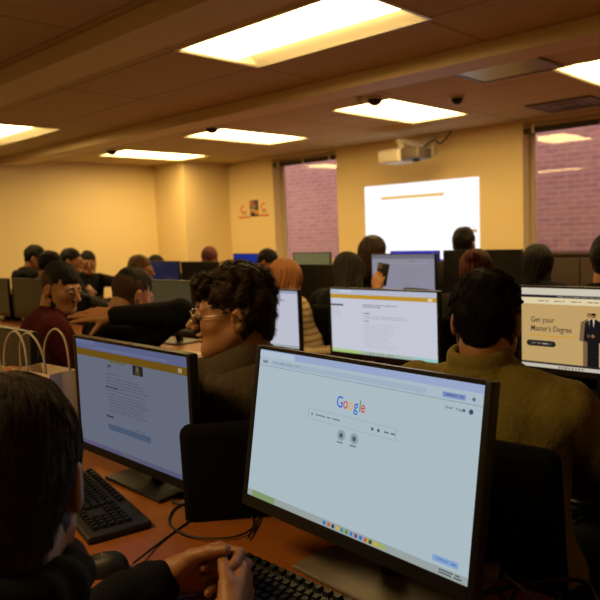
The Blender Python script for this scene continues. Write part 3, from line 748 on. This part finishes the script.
def frame(o, y, zhint):
    o = Vector(o); y = Vector(y).normalized(); z = Vector(zhint); z = (z-y*z.dot(y)).normalized(); x = y.cross(z)
    m = Matrix((x, y, z)).transposed().to_4x4(); m.translation = o; return m
def hand_sdf(S, W, side, curl=(.5, .5, .55, .6), spread=.06, thumb=(.5, .3), sc=1., flex=(1., 1.1, .7)):
    """W: wrist frame, y along the fingers, z out of the back of the hand; side +1 right, -1 left"""
    X = [-.030, -.010, .011, .030]; Ys = [.088, .092, .086, .076]
    LN = [(.042, .026, .021), (.047, .030, .022), (.043, .028, .021), (.033, .021, .018)]
    def g(v): return np.array(W @ Vector((v[0]*sc, v[1]*sc, v[2]*sc)))
    S.rc(g((-.012, -.03, 0)), g((.012, -.03, 0)), .022*sc, .022*sc, .01)
    for i in range(4):
        x = X[i]*side; S.rc(g((x*.55, .004, 0)), g((x, Ys[i], -.002)), .0165*sc, .0125*sc, .012)
    S.rc(g((-.018*side, .02, -.010)), g((-.034*side, .045, -.014)), .017*sc, .014*sc, .012)
    for i in range(4):
        x = X[i]*side; p = Vector((x, Ys[i], -.002)); a = 0.; sp = (X[i]-.0)*side*spread*18; r = [.0100, .0092, .0084, .0072]
        if i == 3: r = [q*.88 for q in r]
        for j, L in enumerate(LN[i]):
            a += curl[i]*flex[j]
            d = Vector((math.sin(sp)*math.cos(a), math.cos(sp)*math.cos(a), -math.sin(a))); q = p+d*L
            S.rc(g(p), g(q), r[j]*sc, r[j+1]*sc, .0035); p = q
    p = Vector((-.034*side, .042, -.012)); a, b = thumb
    for L, r0, r1, tw in ((.036, .0125, .0105, 0), (.028, .0105, .0085, b)):
        d = Vector((-side*math.sin(a-tw*.6), math.cos(a-tw*.6), -.35-.2*tw)).normalized(); q = p+d*L
        S.rc(g(p), g(q), r0*sc, r1*sc, .005); p = q

def ik(A, B, l1, l2, hint):
    A, B, hint = Vector(A), Vector(B), Vector(hint); d = B-A; L = min(d.length, (l1+l2)*.998); d = d.normalized()
    a = (l1*l1-l2*l2+L*L)/(2*L); h = math.sqrt(max(l1*l1-a*a, 1e-6)); n = hint-d*hint.dot(d); n.normalize()
    return A+d*a+n*h

def uva(H, S, n, length, mt, parent, off, seed=0, width=.0007, down=.8, jit=.5, clump=None, lift=.003, seg=6):
    """many short hair strands lying over a hair solid"""
    R = np.random.default_rng(seed); Mi = np.array(H.inverted()); Mh = np.array(H)
    U = R.normal(size=(n*3, 3)); U /= np.linalg.norm(U, axis=1)[:, None]
    Q = np.array([0, -.015, .035])+U*.12; P = Q @ Mh[:3, :3].T+Mh[:3, 3]
    e = 1e-3
    def grad(P):
        return np.stack([S.ev(P+np.eye(3)[i]*e)-S.ev(P-np.eye(3)[i]*e) for i in range(3)], 1)/(2*e)
    for _ in range(5):
        g = grad(P); g /= np.linalg.norm(g, axis=1)[:, None]+1e-9; P = P-g*(S.ev(P)*.8)[:, None]
    ok = np.abs(S.ev(P)) < .004; L = P @ Mi[:3, :3].T+Mi[:3, 3]
    P = P[ok][:n]; L = L[ok][:n]; m = len(P)
    crown = np.array([0, -.05, .12]); D = L-crown; D /= np.linalg.norm(D, axis=1)[:, None]+1e-9
    D = D*(1-down)+np.array([0, 0, -1.])*down*.4+D*down*.6+R.normal(size=(m, 3))*jit*.35
    D = D @ Mh[:3, :3].T; P0 = P; pts = [P]; ln = length*(.6+.8*R.random(m))[:, None]/seg
    for k in range(seg):
        g = grad(pts[-1]); g /= np.linalg.norm(g, axis=1)[:, None]+1e-9
        T = D-g*(D*g).sum(1)[:, None]; T /= np.linalg.norm(T, axis=1)[:, None]+1e-9
        q = pts[-1]+T*ln; dd = S.ev(q); q = q-g*(dd-lift*(k+1)/seg)[:, None]*.9; pts.append(q)
    V = []; F = []; pts = np.stack(pts, 1)
    T = pts[:, -1]-pts[:, 0]; a = np.cross(T, R.normal(size=(m, 3))); a /= np.linalg.norm(a, axis=1)[:, None]+1e-9; b = np.cross(T, a); b /= np.linalg.norm(b, axis=1)[:, None]+1e-9
    w = width*np.linspace(1, .25, seg+1)[None, :, None]
    ring = [pts+w*(a*math.cos(t)+b*math.sin(t))[:, None, :] for t in (0, 2.094, 4.189)]
    V = np.stack(ring, 2).reshape(-1, 3)     # strand, seg, 3
    base = np.arange(m)[:, None, None]*(seg+1)*3+np.arange(seg)[None, :, None]*3
    kk = np.arange(3)[None, None, :]; k2 = (kk+1) % 3
    F = np.stack([base+kk, base+k2, base+3+k2, base+3+kk], -1).reshape(-1, 4)
    return (V, F, 0)

CH0 = None
def office_chair(x, y, yaw, label):
    global CH0
    if CH0 is None:
        e = empty('office_chair', (0, 0, 0), 0)
        MB().box(-.24, .24, -.23, .24, .40, .46, bev=.025).build('seat', M['chair'], e)
        b = MB(); n = 8; X = Matrix.Translation((0, -.25, .5)) @ Matrix.Rotation(.14, 4, 'X')
        b.box(-.25, .25, -.03, .02, .04, .50, bev=.024, X=X); b.build('backrest', M['chair'], e)
        MB().box(-.03, .03, -.30, -.27, .36, .66, bev=.008).build('back_support', M['black'], e)
        MB().tube([(0, 0, .09), (0, 0, .40)], .026, 12).build('gas_column', M['black'], e)
        for k in range(5):
            t = 2*PI*k/5+.3; c, s = math.cos(t), math.sin(t)
            l = MB().tube([(c*.02, s*.02, .10), (c*.15, s*.15, .095), (c*.29, s*.29, .07)], [.022, .018, .013], 8).build('base_leg', M['black'], e)
            w = MB(); 
            w.lathe([(.02, -.02), (.027, -.015), (.027, .015), (.02, .02)], (c*.29, s*.29, .028), 12, 0, Matrix.Rotation(t, 3, 'Z') @ Matrix.Rotation(PI/2, 3, 'X')); w.build('caster', M['rubber'], l)
        CH0 = e; c = e
    else: c = copy_tree(CH0)
    c.location = (x, y, 0); c.rotation_euler = (0, 0, yaw); tag(c, label, 'chair', 'office chairs at the computer desks'); return c

def person(label, head, hy=0, hp=0, hr=0, ty=0, lean=None, skin='skin', hair='short', hm='hair', top=None, pants=C_JEAN, hands=None, fem=False, near=0,
           hood=None, collar=None, beard=None, glasses=False, seat=True, pel=None, sh_w=.185, fade=False, extra=None, chair=None, sleeve=.93, hairscale=1., bulk=1., tufts=170, nape=False, hoodup=0.):
    hx, hyy, hz = head; c, s = math.cos(ty), math.sin(ty)
    fw = Vector((-s, c, 0)); rt = Vector((c, s, 0)); up = Vector((0, 0, 1))
    if pel is None:
        ln = .16 if lean is None else lean
        pel = (hx+s*ln, hyy-c*ln, .53)
    pel = Vector(pel); Hc = Vector(head)
    H = Matrix.Translation(Hc) @ Matrix.Rotation(hy, 4, 'Z') @ Matrix.Rotation(-hp, 4, 'X') @ Matrix.Rotation(hr, 4, 'Y')
    neck = H @ Vector((0, -.045, -.115)); neck = neck.lerp(Hc+Vector((0, 0, -.120))-fw*.045, .6)
    spine = (neck-pel).normalized(); chest = neck-spine*.20-fw*.0
    off = tuple((pel.x, pel.y, 0.)); root = empty('person', off, 0, label, 'person', 'people seated at the computer desks')
    hf = [.006, .0045, .003][near]; hb = [.016, .012, .009][near]
    skm = M[skin]
    # skeleton
    Sh = {q: neck-spine*.075+rt*(q*sh_w)-fw*.005 for q in (-1, 1)}
    if hands is None: hands = {}
    Wr, El, Hd = {}, {}, {}
    for q in (-1, 1):
        hd = hands.get('R' if q > 0 else 'L')
        if hd is None:
            w = Vector((pel.x, pel.y, 0))+fw*.47+rt*(q*.12)+up*.815
            hd = dict(w=w, y=fw-rt*q*.25-up*.05, z=up, curl=(.35,)*4)
        Wr[q] = Vector(hd['w']); hint = Vector(hd.get('hint', tuple(-up*1.0+rt*q*.6-fw*.3)))
        El[q] = ik(Sh[q], Wr[q], .29, .262, hint); Hd[q] = hd
        if hd.get('el'): El[q] = Vector(hd['el'])
    # body: one continuous skin surface (head resolved finer than what the clothes cover)
    R3 = np.array(Matrix((rt, fw, spine)).transposed())
    B = SDF()
    def torso(S, g, k=.05):
        S.el(pel+up*.02, np.array((.165, .125, .12))*bulk+g, k, R=R3); mid = pel.lerp(chest, .5)
        S.el(mid, np.array((.145, .112, .17))*bulk+g, k, R=R3); S.el(chest+spine*.01, np.array((.165*sh_w/.185, .115, .175))*bulk+g, k, R=R3)
        for q in (-1, 1): S.rc(neck-spine*.035, Sh[q]-rt*q*.01, .048+g, .056+g, .05)
    def arm(S, q, g, f=1.):
        S.rc(Sh[q], El[q], .056+g, .043+g, .03); e = El[q].lerp(Wr[q], f); S.rc(El[q], e, .043+g, .043+g-.016*f, .02)
    def legs(S, g, k=.04):
        for q in (-1, 1):
            hip = pel+rt*q*.09-up*.01; kn = pel+fw*.43+rt*q*.12-up*.02; an = Vector((kn.x, kn.y, .10))+fw*.02
            S.rc(hip, kn, .082+g, .058+g, k); S.rc(kn, an, .056+g, .036+g, .03)
    torso(B, -.012); legs(B, -.01)
    for q in (-1, 1): arm(B, q, -.006)
    B.rc(neck-spine*.05, neck-spine*.10, .046, .052, .03)
    Vb, Fb = B.mesh(.016 if near < 2 else .012)
    Hs = SDF(); head_sdf(Hs, H, fem); Hs.rc(H @ Vector((0, -.04, -.08)), neck-spine*.07, .050 if not fem else .044, .056, .03)
    Vh, Fh = Hs.mesh(hf); chunks = [(Vb, Fb, 0), (Vh, Fh, 0)]
    for q in (-1, 1):
        hd = Hd[q]
        W = frame(Wr[q], hd['y'], hd['z']); A = SDF()
        A.rc(El[q].lerp(Wr[q], .55), Wr[q], .034, .0255, .01)
        hand_sdf(A, W, q, hd.get('curl', (.4,)*4), hd.get('spread', .03), hd.get('thumb', (.6, .2)), hd.get('sc', 1.) if not fem else .92, hd.get('flex', (1., 1.1, .7)))
        if near == 2 or hd.get('fine'): h_ = .0026 if near == 2 else .0035
        else: h_ = .006
        Va, Fa = A.mesh(h_); chunks.append((Va, Fa, 0))
    np_mesh('body', chunks, [skm], root, off)
    # eyes, brows
    if near or abs(hp) < 2:
        for q in (-1, 1):
            ep = H @ Vector((q*.031, .0805, .004)); mb = MB()
            mb.lathe([(.0125*math.sin(PI*i/10)+1e-5, .0125*math.cos(PI*i/10)) for i in range(11)], ep, 14, 0)
            mb.lathe([(.0055, .0), (.0045, .0015), (.001, .002)], H @ Vector((q*.031, .0918, .002)), 10, 1, H.to_3x3() @ Matrix.Rotation(-PI/2, 3, 'X'))
            mb.build('eye', [M['eye'], M['iris']], root, off)
            pts = [H @ Vector((q*x, y, z)) for x, y, z in ((.012, .0865, .023), (.026, .087, .028), (.044, .0745, .024))]
            if near:
                lid = MB(); lid.tube([H @ Vector((q*x, y, z)) for x, y, z in ((.018, .0905, .006), (.031, .0945, .0105), (.045, .083, .006))], [.0015, .0028, .0015], 6); lid.build('eyelid', skm, root, off)
            MB().tube(pts, [.0028, .0036, .0015], 6).build('eyebrow', M[hm], root, off)
        MB().tube([H @ Vector((x, y, -.0505)) for x, y in ((-.019, .0895), (-.008, .097), (.008, .097), (.019, .0895))], [.0015, .0042, .0042, .0015], 6).build('lips', M['lip'], root, off)
    # hair
    hs_ = SDF(); kk = .012; hsn = hairscale
    def cap(S, g=0., zc=-.0225, slope=.45, fz=.10):
        S.el((0, -.018, .032), (.078*hsn+g, .101*hsn+g, .092*hsn+g), .02, M_=H)
        S.rc((0, -.055, -.02), (0, -.06, -.05), .058+g, .05+g, .03, M_=H)
        S.el((0, .135, -.030), (.080, .085, fz), .012, 's', M_=H)
        S.hs((0, slope, -1), -zc, .01, 'i', M_=H)
    if hair == 'short':
        if fade: hs_.el((0, -.014, .050), (.0715, .094, .080), .02, M_=H)
        else: hs_.el((0, -.021, .040), (.0775*hsn, .101*hsn, .090*hsn), .02, M_=H); hs_.rc((0, -.062, .0), (0, -.064, -.035), .055, .042, .03, M_=H)
        if nape: hs_.rc((0, -.060, -.02), (0, -.050, -.085), .062, .052, .03, M_=H)
        hs_.el((0, .135, -.034), (.082, .085, .10), .012, 's', M_=H)
        if near == 2 and not fade:
            R_ = np.random.default_rng(int(abs(hx)*1000)); 
            for i in range(tufts):
                u = R_.normal(size=3); u /= np.linalg.norm(u); p = np.array((0, -.018, .034))+u*np.array((.079, .101, .090))*hsn
                if p[2] < .0+.45*p[1] or (p[1] > .04 and p[2] < .06): continue
                t = np.array((0, -.02, -1.))+R_.normal(size=3)*.55; t -= u*(t@u); t /= np.linalg.norm(t)+1e-9
                hs_.rc(p-u*.004, p+t*R_.uniform(.018, .032)+u*.002, R_.uniform(.008, .0115), .003, .006, M_=H)
            hs_.disp(lambda Q: -.0016*wob(Q, 130)-.0022*wob(Q, 55), H)
        else: hs_.disp(lambda Q: -.0012*np.sin(np.arctan2(Q[:, 0], Q[:, 1]+.06)*34+5*wob(Q, 40))-.004*wob(Q, 75), H)
    elif hair == 'curly':
        cap(hs_, -.004, zc=-.035); R_ = np.random.default_rng(5)
        for i in range(190 if near else 60):
            u = R_.normal(size=3); u /= np.linalg.norm(u); p = np.array((0, -.020, .040))+u*np.array((.075, .088, .084))
            if p[2] < -.0+.45*p[1]+.02*(p[1] > 0) or (p[1] > .045 and p[2] < .062): continue
            r = R_.uniform(.013, .022); hs_.el(p, (r, r*R_.uniform(.8, 1.2), r), .005, M_=H)
        for i in range(26):   # forelock
            p = np.array((R_.uniform(-.055, .055), R_.uniform(.06, .088), R_.uniform(.062, .10))); r = R_.uniform(.011, .017); hs_.el(p, (r, r, r), .005, M_=H)
        hs_.disp(lambda Q: -.0022*wob(Q, 190)-.0016*np.sin(260*(Q[:, 0]+Q[:, 2])+9*wob(Q, 60)), H)
    elif hair == 'long':
        cap(hs_, .010, zc=-.09); 
        for sx in (-1, 1):
            hs_.rc((sx*.062, -.02, .03), (sx*.075, -.035, -.16), .034, .030, .03, M_=H)
        hs_.rc((0, -.075, .0), (0, -.085, -.19), .06, .05, .04, M_=H)
        hs_.disp(lambda Q: -.0035*np.sin(np.arctan2(Q[:, 0], Q[:, 1]+.03)*26+4*wob(Q, 18))-.002*wob(Q, 60), H)
    elif hair == 'bun':
        cap(hs_, .006, zc=-.05); hs_.el((0, -.10, .075), (.042, .036, .040), .01, M_=H)
        hs_.disp(lambda Q: -.003*np.sin(np.arctan2(Q[:, 0], Q[:, 1]+.03)*26+4*wob(Q, 18))-.003*wob(Q, 60), H)
    elif hair == 'beanie':
        cap(hs_, .010, zc=.012, slope=.15); hs_.disp(lambda Q: -.0015*np.sin(np.arctan2(Q[:, 0], Q[:, 1])*60), H)
    mt = M[hm]
    Vx, Fx = hs_.mesh(hf if hair != 'curly' or near < 2 else .0035)
    ch = [(Vx, Fx, 0)]
    if hair in ('short', 'curly'):
        sh_ = SDF(); head_sdf(sh_, H, fem, ear=False); sh_.disp(lambda Q: -.0022-.0006*wob(Q, 200), H)
        sh_.hs((0, 1, -.35), .0, .004, 'i', M_=H); sh_.hs((0, .62, -1), .045, .004, 'i', M_=H)
        sh_.el((-.080, -.010, -.016), (.020, .024, .034), .004, 's', M_=H); sh_.el((.080, -.010, -.016), (.020, .024, .034), .004, 's', M_=H)
        Vs, Fs = sh_.mesh(max(hf, .0035))
        if len(Vs): ch.append((Vs, Fs, 1 if fade else 0))
    if near == 2 and hair in ('short', 'curly'):
        n_, L_ = (5200, .030) if hair == 'short' else (3000, .022)
        ch.append(uva(H, hs_, n_, L_, mt, root, off, seed=4, jit=.55 if hair == 'short' else 2.2, lift=.003 if hair == 'short' else .008, width=.0006))
    np_mesh('hair' if hair != 'beanie' else 'beanie', ch, [mt, M['stubble']], root, off)
    if hair == 'beanie' or fade:
        pass
    if beard:
        bs = SDF(); bs.rc((-.036, .022, -.070), (.036, .022, -.070), .029, .029, .03, M_=H); bs.rc((-.012, .064, -.090), (.012, .064, -.090), .022, .022, .03, M_=H)
        bs.rc((-.058, .0, -.035), (-.045, .015, -.065), .018, .024, .02, M_=H); bs.rc((.058, .0, -.035), (.045, .015, -.065), .018, .024, .02, M_=H)
        bs.rc((-.020, .092, -.042), (.020, .092, -.042), .005, .005, .006, M_=H)
        bs.el((0, .098, -.056), (.024, .014, .011), .008, 's', M_=H); bs.disp(lambda Q: -.001*wob(Q, 300), H)
        Vx, Fx = bs.mesh(max(hf, .004)); np_mesh('beard', [(Vx, Fx, 0)], [mt], root, off)
    if glasses:
        gm = MB()
        for q in (-1, 1):
            pts = [H @ Vector((q*(.033+.022*math.cos(t)), .109-.012*abs(math.cos(t))*(1 if math.cos(t) > 0 else 0), -.002+.0185*math.sin(t))) for t in np.linspace(0, 2*PI, 24, endpoint=False)]
            gm.tube(pts, .0013, 6, 0, True)
            gm.tube([H @ Vector(v) for v in ((q*.055, .098, .004), (q*.074, .05, .006), (q*.083, -.005, .008), (q*.082, -.025, -.008))], .0014, 6)
        gm.tube([H @ Vector((x, .109, .003)) for x in (-.011, 0, .011)], .0014, 6)
        gm.build('glasses', mat('thin metal glasses', (.55, .48, .38), .25, .9), root, off)
    # clothes
    T = SDF(); torso(T, .014)
    for q in (-1, 1): arm(T, q, .013 if near else .015, sleeve)
    T.rc(neck-spine*.06, neck-spine*.015, .075, .062, .03)
    sd = random.random()*9
    T.disp(folds((.010 if near == 2 else .006) if near else .005, 20, sd)); 
    T.rc(neck-spine*.02, H @ Vector((0, -.03, -.05)), .056, .052, .008, 's')
    chunks = [(*T.mesh(hb), 0)]
    topname = 'jacket' if hood else 'top'
    np_mesh(topname, chunks, [top or C_DARK], root, off)
    if hood:
        hm_ = SDF(); hk = hood if isinstance(hood, tuple) else (1, top or C_DARK); n = 14
        axis = (spine*1.0-fw*.35).normalized(); a = rt; b = axis.cross(rt).normalized(); cc = neck-spine*(.035-hoodup)-fw*.02
        P_ = [cc+a*(.088*math.cos(t))+b*(.10*math.sin(t)) for t in np.linspace(0, 2*PI, n, endpoint=False)]
        for i in range(n):
            bk = 1+.5*max(0, -(P_[i]-cc).normalized().dot(fw)); hm_.rc(P_[i], P_[(i+1) % n], .027*bk, .027*bk, .012)
        hm_.el(cc-fw*.10-spine*.055, (.10, .045, .085), .03, R=R3); hm_.disp(folds(.006, 30, 2)); np_mesh('hood', [(*hm_.mesh(hb*.8), 0)], [hk[1]], root, off)
    if collar:
        cl = SDF(); n = 32; cc = neck+spine*((-.012+hoodup*.3) if hood else (.010+hoodup))+fw*.004; axis = (spine*1.0-fw*.1).normalized(); b = axis.cross(rt).normalized()
        for i in range(n):
            t0, t1 = 2*PI*i/n, 2*PI*(i+1)/n
            f = lambda t, z, r: cc+rt*(r*.98*math.cos(t))+b*(r*math.sin(t))+axis*z
            cl.rc(f(t0, -.020, .077), f(t1, -.020, .077), .013, .013, .01); cl.rc(f(t0, .004, .070), f(t1, .004, .070), .008, .008, .014); cl.rc(f(t0, .018, .066), f(t1, .018, .066), .006, .006, .014)
        Vx, Fx = cl.mesh(.005); np_mesh('collar', [(Vx, Fx, 0)], [collar], root, off)
    L = SDF(); L.el(pel+up*.0, (.18, .14, .13), .04, R=R3); legs(L, .012); L.disp(folds(.005, 18, 1)); np_mesh('trousers', [(*L.mesh(.016), 0)], [pants], root, off)
    for q in (-1, 1):
        kn = pel+fw*.43+rt*q*.12; F_ = SDF(); a_ = Vector((kn.x, kn.y, .045)); F_.rc(a_-fw*.02, a_+fw*.17-up*.008, .042, .034, .02); F_.rc(a_, a_+up*.06, .042, .046, .02)
        F_.hs((0, 0, -1), 0., .004); np_mesh('shoe', [(*F_.mesh(.010), 0)], [M['shoe']], root, off)
    if extra: extra(root, off, H, Wr, El, Hd)
    if seat: office_chair(pel.x-fw.x*.02, pel.y-fw.y*.02, ty, chair or ('black office chair under the '+label.replace('person', '').strip())[:90])
    return root

LB = lambda s: s
# foreground: bowed head at lower left with clasped hands
def bracelet(root, off, H, Wr, El, Hd):
    d = (El[-1]-Wr[-1]).normalized(); c = Wr[-1]+d*.028; a = d.orthogonal().normalized(); b = d.cross(a); mb = MB()
    for k in range(22):
        t = 2*PI*k/22; p = c+(a*math.cos(t)+b*math.sin(t))*.030
        mb.lathe([(.0042*math.sin(PI*i/6)+1e-5, .0042*math.cos(PI*i/6)) for i in range(7)], p, 8)
    mb.build('bead_bracelet', M['black'], root, off)
cl = dict(curl=(.95, .95, 1.0, 1.05), flex=(.75, 1.25, .6), spread=.0, fine=1, sc=1.12)
person('bowed person at lower left with dark hair, black jacket and clasped hands', (-.81, .335, 1.125), hy=.98, hp=.46, hr=-.0, ty=.2, pel=(-.80, .02, .53), hairscale=1.07, tufts=0, nape=True, hoodup=.055, collar=C_BLACK, hood=(1, C_BLACK), sleeve=.87, skin='skin_d', hm='hair', top=C_BLACK, near=2,
       hands={'L': dict(w=(-1.0, .685, .80), y=(.62, .75, .16), z=(-.75, .62, .12), hint=(-.4, -.6, -1), thumb=(.25, .2), **cl),
              'R': dict(w=(-.815, .675, .785), y=(-.55, .82, .16), z=(.80, .55, .12), hint=(.5, -.6, -1), thumb=(.25, .5), **cl)},
       chair='black office chair under the bowed person in the lower left corner', extra=bracelet)
# curly-haired person with glasses
person('curly-haired person in thin glasses, face in profile to the left, dark hooded jacket', (-1.352, 1.174, 1.210), hy=2.38, hp=.02, hr=0., ty=.85, pel=(-1.33, 1.31, .53), hair='curly', hm='hair', top=C_OLIVE, near=2, hood=(1, C_OLIVE), collar=C_TAN,
       glasses=True, hands={'L': dict(w=(-1.62, 1.50, .70), y=(-.6, .7, -.1), z=(0, 0, 1)), 'R': dict(w=(-1.40, 1.72, .72), y=(-.6, .7, -.1), z=(0, 0, 1))},
       chair='black office chair of the curly-haired person')
# green shirt
person('person seen from behind in an olive green collared shirt with black hair', (-.825, 1.56, 1.178), hy=.30, hp=.12, hoodup=.016, ty=.05, pel=(-.76, 1.54, .53), hair='short', hm='hair_k', top=C_GREEN, near=2, collar=C_GREEN, sh_w=.20, bulk=1.04,
       hands={'R': dict(w=(-.62, 1.92, .80), y=(-.2, 1, 0), z=(0, 0, 1), hint=(.9, -.5, -.8)), 'L': dict(w=(-1.0, 1.92, .80), y=(.2, 1, 0), z=(0, 0, 1))},
       chair='black office chair behind the nearest monitor, under the green-shirted person')
# outstretched arm
person('dark-haired person with faded sides, black sleeve and hand stretched out to the left', (-2.73, 1.76, 1.155), hy=.0, hp=.42, ty=.0, pel=(-2.70, 1.52, .53), hair='short', fade=True, hm='hair_k', top=C_BLACK, near=1,
       hands={'R': dict(w=(-2.485, 1.50, 1.105), el=(-2.27, 1.69, 1.10), y=(-.80, -.56, .06), z=(.35, -.5, .75), curl=(.10, .05, .12, .22), spread=.14, thumb=(1.0, .0), fine=1)},
       chair='black office chair under the person with the stretched-out arm')
# red sweater
person('bearded person in a maroon sweater looking down behind the stretched-out hand', (-3.115, 1.61, 1.19), hy=-1.22, hp=.30, ty=-.35, pel=(-3.16, 1.45, .53), hair='short', fade=True, hm='hair_k', top=C_RED, near=1, beard=True,
       chair='black office chair under the person in maroon')
# offscreen neighbour holding the bags
person('mostly unseen person at the far left, only fingers on the paper bags visible', (-2.42, .28, 1.20), hy=-.2, hp=.2, ty=-.1, pel=(-2.42, .02, .53), hm='hair_k', top=C_DARK, near=1,
       hands={'R': dict(w=(-2.0, .70, .99), y=(.45, .60, .50), z=(-.3, -.6, .6), curl=(.25, .35, .45, .5), spread=.07, thumb=(.7, .2), fine=1, hint=(.4, -.3, -1))}, chair='black office chair at the left end of the nearest desk')
# middle ground
person('auburn long-haired person in a cream striped hoodie', (-2.78, 2.84, 1.125), hy=.05, hp=.45, hr=-.18, ty=-.9, pel=(-2.60, 2.84, .53), hair='long', hm='hair_o', top=C_CREAM, fem=True, hood=(1, C_CREAM), hairscale=1.05, hands={'R': dict(w=(-2.28, 2.76, .78), y=(.8, .2, 0), z=(0, 0, 1)), 'L': dict(w=(-2.35, 3.0, .76), y=(.8, .2, 0), z=(0, 0, 1))}, chair='black office chair under the person in the cream hoodie')
def phone(root, off, H, Wr, El, Hd): pass
person('person with long black hair leaning left while holding up a phone', (-2.80, 3.46, 1.13), hy=.1, hp=.5, hr=-.3, ty=.1, pel=(-2.80, 3.22, .53), hairscale=1.1, hair='long', hm='hair_k', top=C_BLACK, fem=True,
       hands={'R': dict(w=(-2.51, 3.36, 1.03), y=(-.05, .25, 1), z=(.3, -.9, .2), curl=(.5, .5, .6, .7), thumb=(.3, .2), hint=(.6, -.3, -1))}, chair='black office chair under the phone holder')
e = empty('mobile_phone', (-2.53, 3.42, 1.065), .35, 'dark phone held up in front of the greyish monitor', 'phone')
X = Matrix.Rotation(.2, 4, 'Y')
MB().box(-.037, .037, -.004, .004, 0, .14, bev=.003, X=X).build('phone_body', M['black'], e)
MB().box(-.034, -.006, -.0065, -.0035, .10, .135, bev=.001, X=X).build('camera_bump', M['grey'], e)
person('person with shoulder-length dark hair just left of the projected image bottom', (-3.16, 4.20, 1.235), hy=-.2, hp=.2, ty=0, pel=(-3.16, 4.40, .53), lean=.1, hair='long', hm='hair', top=C_BLACK, fem=True, chair='black office chair of the long-haired person under the projection')
person('dark-haired person in a dark jacket right in front of the projected image', (-2.55, 4.50, 1.275), hy=.15, hp=.1, ty=.1, hair='short', hm='hair_k', top=C_DARK, hood=(1, C_DARK), bulk=1.1, sh_w=.2, chair='black office chair of the jacketed person under the projection')
person('person with a dark red hair bun partly hidden behind the green shirt wearer', (-1.80, 3.30, 1.160), hy=.2, hp=.15, ty=.0, hair='bun', hm='hair_r', top=C_BLACK, fem=True, chair='black office chair of the person with the red bun')
person('person with bushy black hair low between the jacketed person and the right window', (-2.00, 4.52, 1.12), hy=.1, hp=.3, ty=.0, hair='long', hm='hair_k', top=C_BLACK, hairscale=1.15, chair='black office chair below the right window')
person('dark-haired person cut off by the right edge of the picture', (-1.09, 3.25, 1.225), hy=-.1, hp=.1, ty=.0, hair='short', hm='hair_k', top=C_BLACK, chair='black office chair by the right edge of the picture')
person('bearded person with bowed head beside the left window', (-4.64, 4.50, 1.135), hy=-1.2, hp=.55, ty=-.3, hair='short', hm='hair_k', top=C_BLACK, beard=True, chair='black office chair of the bowed bearded person')
person('person wearing a dark red beanie by the far wall', (-5.63, 4.60, 1.17), hy=.9, hp=.0, ty=.4, hair='beanie', hm='knit_red', top=C_BLACK, chair='black office chair of the beanie wearer')
person('brown-haired person in profile facing right among the far left group', (-4.81, 3.20, 1.15), hy=-1.1, hp=.1, ty=-.3, hair='short', hm='hair_b', top=C_GREY, skin='skin_d', chair='black office chair of the brown-haired person')
person('dark-haired person facing the camera with a hand at the mouth', (-6.10, 4.24, 1.10), hy=-2.3, hp=.1, ty=-2.3, hair='long', hm='hair_k', top=C_BLACK, fem=True, pel=(-6.22, 4.38, .53),
       hands={'L': dict(w=(-5.92, 4.10, 1.0), y=(-.3, .1, 1), z=(.8, -.5, 0), curl=(.9,)*4, hint=(0, 0, -1))}, chair='black office chair of the person with a hand at the mouth')
person('dark-haired person seen from behind second from the far left wall group', (-6.05, 3.26, 1.22), hy=-.9, hp=.05, ty=-.2, hair='short', hm='hair_k', top=C_DARK, chair='black office chair of the short-haired person in the far left group')
person('person in a black jacket turned to face the camera in the far left group', (-6.40, 3.62, 1.18), hy=-2.0, hp=.1, ty=-1.3, hair='short', hm='hair_k', top=C_BLACK, beard=True, skin='skin_d', pel=(-6.50, 3.62, .53), bulk=1.1,
       hands={'R': dict(w=(-6.05, 3.40, .95), y=(.8, -.3, -.2), z=(0, 0, 1)), 'L': dict(w=(-5.90, 3.75, 1.0), y=(.8, -.3, -.2), z=(0, 0, 1))}, chair='black office chair of the jacketed person facing the camera')
person('leaning person in a black hooded top farthest left', (-6.50, 3.12, 1.26), hy=-.6, hp=.3, hr=.1, ty=-.2, hair='short', hm='hair_k', top=C_BLACK, hood=(1, C_BLACK), pel=(-6.72, 3.0, .53), chair='black office chair of the leaning person farthest left')
person('person in a grey shirt with dark hair, leaning to the right at far left', (-5.68, 2.86, 1.21), hy=-.6, hp=.3, hr=.35, ty=-.2, hair='short', hm='hair_k', top=C_GREY, pel=(-5.78, 2.86, .53), chair='black office chair of the grey-shirted person')

# ------------------------------------------------------------------ light, world, camera
w = bpy.data.worlds.new('World'); SC.world = w; w.use_nodes = True
w.node_tree.nodes['Background'].inputs[0].default_value = (.76, .66, .66, 1); w.node_tree.nodes['Background'].inputs[1].default_value = 2.0
cd = bpy.data.cameras.new('Camera'); cam = bpy.data.objects.new('Camera', cd); COL.objects.link(cam); SC.camera = cam
th, pi_, ro = -.756, .101, .04
fwd0 = Vector((math.sin(th), math.cos(th), 0)); right = Vector((math.cos(th), -math.sin(th), 0))
fwd = fwd0*math.cos(pi_)-Vector((0, 0, 1))*math.sin(pi_); upv = fwd0*math.sin(pi_)+Vector((0, 0, 1))*math.cos(pi_)
R_ = right*math.cos(ro)-upv*math.sin(ro); U_ = right*math.sin(ro)+upv*math.cos(ro)
mw = Matrix((R_, U_, -fwd)).transposed().to_4x4(); mw.translation = (0, 0, 1.42); cam.matrix_world = mw
cd.sensor_width = 36; cd.lens = 678.5/600*36; cd.clip_start = .02
cd.dof.use_dof = True; cd.dof.focus_distance = 1.35; cd.dof.aperture_fstop = 6.5
vs = SC.view_settings; vs.view_transform = 'Standard'; vs.look = 'None'; vs.gamma = 1; vs.exposure = 0; vs.use_curve_mapping = False
SC.cycles.max_bounces = 8; SC.cycles.diffuse_bounces = 4; SC.cycles.sample_clamp_indirect = 4
